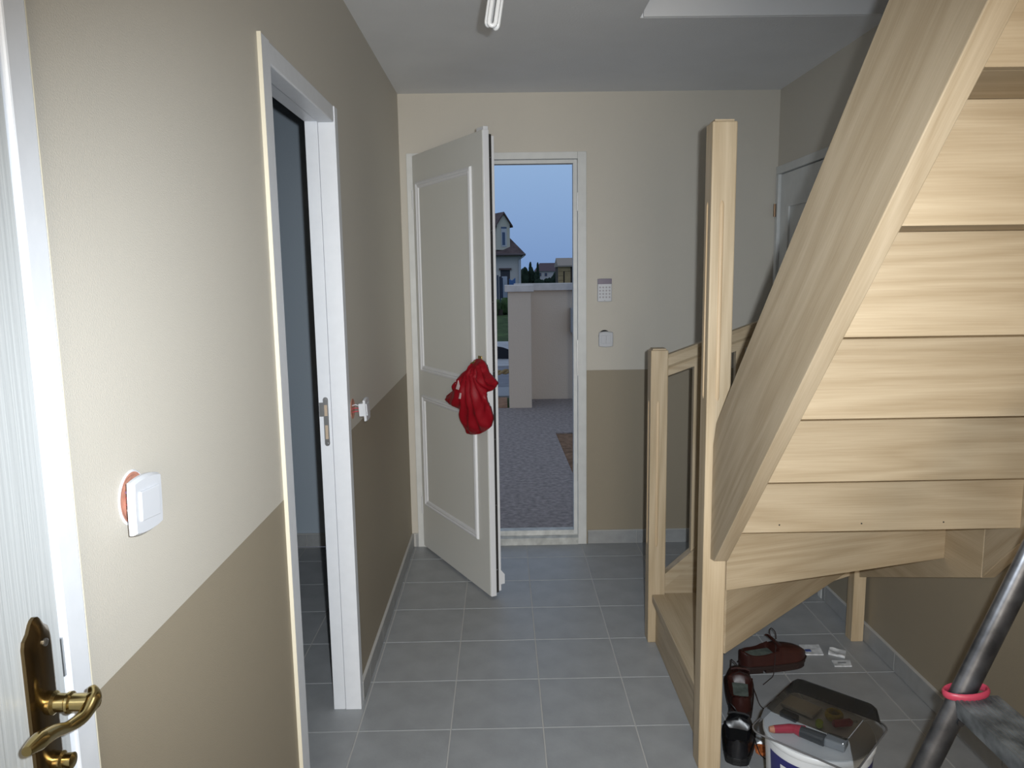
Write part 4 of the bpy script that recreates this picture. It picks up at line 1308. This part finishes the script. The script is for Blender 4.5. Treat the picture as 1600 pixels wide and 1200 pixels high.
# ---- near house
HY = 50.0
def hp_(px, py, y): return hit(px, py, 1, y)
M_HWALL = mat('house_render', (0.56, 0.51, 0.47), 0.95)
M_HCREAM = mat('dormer_render', (0.58, 0.53, 0.43), 0.95)
M_ROOF = mat('brown_tile_roof', (0.105, 0.070, 0.066), 0.85, var=0.25, vscale=3)
M_GLASSD = mat('dusk_window_glass', (0.06, 0.09, 0.16), 0.2)
M_GUT = mat('pale_gutter', (0.5, 0.5, 0.52), 0.5)
ec = hp_(820, 396, HY - 0.4)
wcx = hp_(814, 420, HY).x
h1 = thing('house', (wcx - 5, HY + 4, GZ), 'rendered house with brown hipped roof and gabled dormer across the road', 'house')
obj('wall', B(wcx - 11, wcx, HY, HY + 8, GZ, ec.z - 0.05), M_HWALL, h1)
bmr = bmesh.new()
ex0, ex1, ey0, ey1, ez, rz = wcx - 11.4, ec.x, HY - 0.4, HY + 8.4, ec.z - 0.12, ec.z + 4.4
vv = [bmr.verts.new(p) for p in ((ex0, ey0, ez), (ex1, ey0, ez), (ex1, ey1, ez), (ex0, ey1, ez), (ex0, ey0, ez + 0.14), (ex1, ey0, ez + 0.14), (ex1, ey1, ez + 0.14), (ex0, ey1, ez + 0.14), (ex0 + 4.2, HY + 4, rz), (ex1 - 4.0, HY + 4, rz))]
for q in ((3, 2, 1, 0), (0, 1, 5, 4), (1, 2, 6, 5), (2, 3, 7, 6), (3, 0, 4, 7), (4, 5, 9, 8), (5, 6, 9), (6, 7, 8, 9), (7, 4, 8)):
    bmr.faces.new([vv[i] for i in q])
rf = obj('roof', bmr, M_ROOF, h1)
obj('gutter', tube([(ex0, ey0 - 0.06, ez + 0.05), (ex1 + 0.05, ey0 - 0.06, ez + 0.05)], 0.07, 8), mat('brown_gutter', (0.10, 0.075, 0.075), 0.5), h1)
obj('downpipe_elbow', tube([(ex1 - 0.05, ey0 - 0.06, ez - 0.02), (wcx - 0.1, HY - 0.08, ez - 0.25), (wcx - 0.1, HY - 0.08, GZ)], 0.06, 8), M_GUT, h1)
# dormer, turned a little to the right
dp = hp_(786, 331, HY - 0.15)
de = hp_(794, 349, HY - 0.15)
db = hp_(786, 388, HY - 0.15)
XD = Matrix.Translation((dp.x, HY - 0.15, 0)) @ Matrix.Rotation(math.radians(24), 4, 'Z')
dw = 0.46
dm = obj('dormer', prism([(-dw, db.z - 0.1), (dw, db.z - 0.1), (dw, de.z), (0, dp.z - 0.12), (-dw, de.z)], 1, 0.0, 4.0), M_HCREAM, h1, xf=XD)
bmr = bmesh.new()
for sgn in (-1, 1):
    prism([(0, dp.z), (sgn * (dw + 0.16), de.z - 0.16), (sgn * (dw + 0.16), de.z - 0.26), (0, dp.z - 0.12)], 1, -0.15, 4.0, bm=bmr)
obj('dormer_roof', bmr, M_ROOF, h1, xf=XD)
wn = obj('window', B(-0.16, 0.22, -0.03, 0.02, db.z + 0.1, db.z + 1.25), M_GUT, dm, xf=Matrix.Translation(-WPOS[dm.name] + WPOS[dm.name]) @ XD)
obj('shutter_slot', B(-0.16, 0.22, -0.035, 0.02, db.z + 1.25, db.z + 1.36), M_GLASSD, dm, xf=XD)
obj('pane', B(-0.10, 0.10, -0.04, 0.0, db.z + 0.2, db.z + 1.02), M_GLASSD, dm, xf=XD)
g0, g1 = hp_(782, 422, HY), hp_(797, 445, HY)
obj('garage_opening', B(g0.x, g1.x, HY - 0.02, HY + 0.02, GZ + 0.2, g0.z), mat('dark_opening', (0.05, 0.05, 0.06), 0.9), h1)
obj('garage_canopy', B(g0.x - 0.1, g1.x + 0.1, HY - 0.12, HY, g0.z, g0.z + 0.12), M_ROOF, h1)
# things stored before the house
a, b = hp_(784, 432, 45), hp_(793, 470, 45)
tag(obj('white_board', B(a.x, b.x, 44.98, 45.05, GZ - 0.03, a.z, bev=0.01), mat('grey_white_board', (0.40, 0.42, 0.47), 0.7)), 'pale board standing before the house', 'board')
a, b = hp_(795.5, 434, 44), hp_(805.5, 447, 44)
tarp = thing('blue_tarp', ((a.x + b.x) / 2, 44.1, GZ), 'blue tarpaulin over a stack before the house', 'tarpaulin')
obj('cover', prism([(a.x, GZ - 0.03), (b.x, GZ - 0.03), (b.x, a.z), ((a.x * 0.55 + b.x * 0.45), a.z - 0.16), (a.x, a.z - 0.05)], 1, 44.0, 44.6, bev=0.03), mat('blue_sheet', (0.045, 0.12, 0.30), 0.5), tarp)
for k, px in enumerate((777.5, 781, 784.5)):
    a = hp_(px, 430 + 2 * k, 42)
    tag(obj('fence_post', B(a.x - 0.045, a.x + 0.045, 41.95, 42.05, GZ - 0.03, a.z, bev=0.01), mat('dark_blue_post', (0.03, 0.045, 0.08), 0.7)), 'thin dark fence post before the house', 'post', 'fence posts before the near house')

# ---- trees and hedges
def blob(bm, c, rx, ry, rz_, seed, det=3, amp=0.35):
    t = bmesh.ops.create_icosphere(bm, subdivisions=det, radius=1.0)
    for v in t['verts']:
        n = v.co.normalized()
        k = 1 + amp * noise.noise(n * 2.2 + Vector((seed, seed * 0.7, 1))) + amp * 0.6 * noise.noise(n * 6 + Vector((seed, 2, 1)))
        v.co = Vector((c[0] + n.x * rx * k, c[1] + n.y * ry * k, c[2] + n.z * rz_ * k))
M_FOL = mat('dark_foliage', (0.018, 0.030, 0.020), 0.95, spec=0.1, var=0.5, vscale=1.5)
M_TRK = mat('bark', (0.05, 0.035, 0.025), 0.9)
def bush(name, px0, px1, ytop, dist, label, seed, cat='hedge', m=M_FOL):
    a, b = hit(px0, ytop, 1, dist), hit(px1, ytop, 1, dist)
    w = (b.x - a.x)
    h = a.z - GZ
    bmx = bmesh.new()
    nb = max(2, int(w / (h * 0.8)) + 1)
    for k in range(nb):
        x = a.x + w * (k + 0.5) / nb
        blob(bmx, (x, dist + (k % 2) * 0.4, GZ + h * 0.45), w / nb * 0.62, h * 0.4, h * 0.5 * (0.92 + 0.16 * ((k * 7 + seed) % 3) / 2), seed + k * 3.3)
    r_ = thing(name, ((a.x + b.x) / 2, dist, GZ), label, cat)
    obj('foliage', bmx, m, r_, smooth=80)
    obj('stem', tube([((a.x + b.x) / 2, dist, GZ - 0.05), ((a.x + b.x) / 2, dist, GZ + h * 0.3)], 0.12, 8), M_TRK, r_)
def conifer(px, ytop, hw, dist, label, seed):
    a = hit(px, ytop, 1, dist)
    h = a.z - GZ
    w = hw / FPX * dist
    bmx = bmesh.new()
    for k in range(5):
        f = k / 5
        blob(bmx, (a.x, dist, GZ + h * (0.18 + 0.72 * f)), w * (1.05 - 0.8 * f), w * (1.05 - 0.8 * f), h * 0.15, seed + k, 2, 0.3)
    r_ = thing('conifer', (a.x, dist, GZ), label, 'tree', 'conifers on the skyline')
    obj('foliage', bmx, M_FOL, r_, smooth=80)
    obj('trunk', tube([(a.x, dist, GZ - 0.05), (a.x, dist, GZ + h * 0.4)], 0.15, 8), M_TRK, r_)
conifer(828.5, 405, 5, 110, 'dark conifer standing behind the hedge beside the house', 3)
conifer(840, 405.5, 4, 115, 'slender dark conifer beside the distant farmhouse roof', 8)
conifer(890.5, 402.5, 2.5, 160, 'tiny dark treetop showing behind the wooden shed roof', 5)
bush('hedge', 814, 837, 417, 75, 'tall dark hedge between the two houses', 2)
bush('hedge', 836, 880, 433.5, 70, 'low dark hedge before the distant farmhouse', 6)
bush('hedge', 862, 900, 421, 62, 'dark hedge behind the wooden shed', 9)
bush('tall_grass', 766, 796, 466, 33, 'tall green grass beside the gate pillar', 4, 'grass', mat('green_weeds', (0.05, 0.09, 0.025), 0.95, var=0.5, vscale=3))

# ---- distant farmhouse
FY = 200.0
p0, p1 = hp_(838, 423.5, FY), hp_(866, 434, FY)
r0_, r1_ = hp_(846, 411, FY + 4), hp_(880, 409.5, FY + 4)
h2 = thing('farmhouse', ((p0.x + p1.x) / 2, FY + 4, GZ), 'distant white farmhouse with violet-brown roof', 'house')
obj('wall', B(p0.x, r1_.x + 1, FY, FY + 8, GZ, p0.z), mat('white_render', (0.52, 0.47, 0.46), 0.95), h2)
bmr = bmesh.new()
vv = [bmr.verts.new(p) for p in ((p0.x - 0.4, FY - 0.4, p0.z - 0.1), (r1_.x + 1.4, FY - 0.4, p0.z - 0.1), (r1_.x + 1.4, FY + 8.4, p0.z - 0.1), (p0.x - 0.4, FY + 8.4, p0.z - 0.1), (p0.x + 1.1, FY + 4, r0_.z), (r1_.x + 0.4, FY + 4, r0_.z))]
for q in ((3, 2, 1, 0), (0, 1, 5, 4), (1, 2, 5), (2, 3, 4, 5), (3, 0, 4)):
    bmr.faces.new([vv[i] for i in q])
obj('roof', bmr, mat('violet_roof', (0.095, 0.062, 0.072), 0.9), h2)
for px in (844, 853):
    w0, w1 = hp_(px - 2, 426.5, FY), hp_(px + 1.8, 431.5, FY)
    wf = obj('window', B(w0.x, w1.x, FY - 0.08, FY + 0.02, w1.z, w0.z), mat('brown_shutter', (0.14, 0.08, 0.07), 0.8), h2)
    obj('pane', B(w0.x + 0.15, w1.x - 0.15, FY - 0.1, FY - 0.07, w1.z + 0.1, w0.z - 0.1), M_GLASSD, wf)

# ---- wooden shed
SY = 28.0
s0, s1 = hp_(872, 417, SY), hp_(891.5, 447, SY)
apx = hp_(881, 406, SY)
sh = thing('garden_shed', ((s0.x + s1.x) / 2, SY + 0.8, GZ), 'tan wooden garden shed with grey felt roof beyond the garden wall', 'shed')
M_SHED = mat('tan_boards', (0.36, 0.25, 0.125), 0.8, var=0.15, vscale=6)
nb = 12
hs = s0.z - GZ
obj('frame', B(s0.x + 0.02, s1.x + 0.5, SY + 0.03, SY + 1.7, GZ - 0.03, s0.z), mat('dark_boards', (0.06, 0.045, 0.035), 0.9), sh)
xm = s0.x + (s1.x - s0.x) * 0.42
for k in range(nb):
    z0 = GZ + hs * k / nb
    obj('board', B(s0.x, xm, SY, SY + 0.03, z0 + 0.006, z0 + hs / nb - 0.006), M_SHED, sh)
    if k == nb - 1:
        obj('board', B(xm, s1.x, SY, SY + 0.03, z0 + 0.006, z0 + hs / nb - 0.006), M_SHED, sh)
dr = obj('door', B(xm + 0.05, s1.x, SY - 0.01, SY + 0.025, GZ, GZ + hs * (nb - 1) / nb - 0.01), M_SHED, sh)
zt_ = hp_(880, 405.5, SY + 0.8).z
bmr = prism([(SY - 0.10, s0.z), (SY + 1.8, s0.z), (SY + 1.8, s0.z + 0.05), (SY + 0.85, zt_ + 0.06), (SY - 0.10, s0.z + 0.05)], 0, s0.x - 0.02, s1.x + 0.62)
obj('roof', bmr, mat('grey_felt', (0.30, 0.25, 0.205), 0.9), sh)
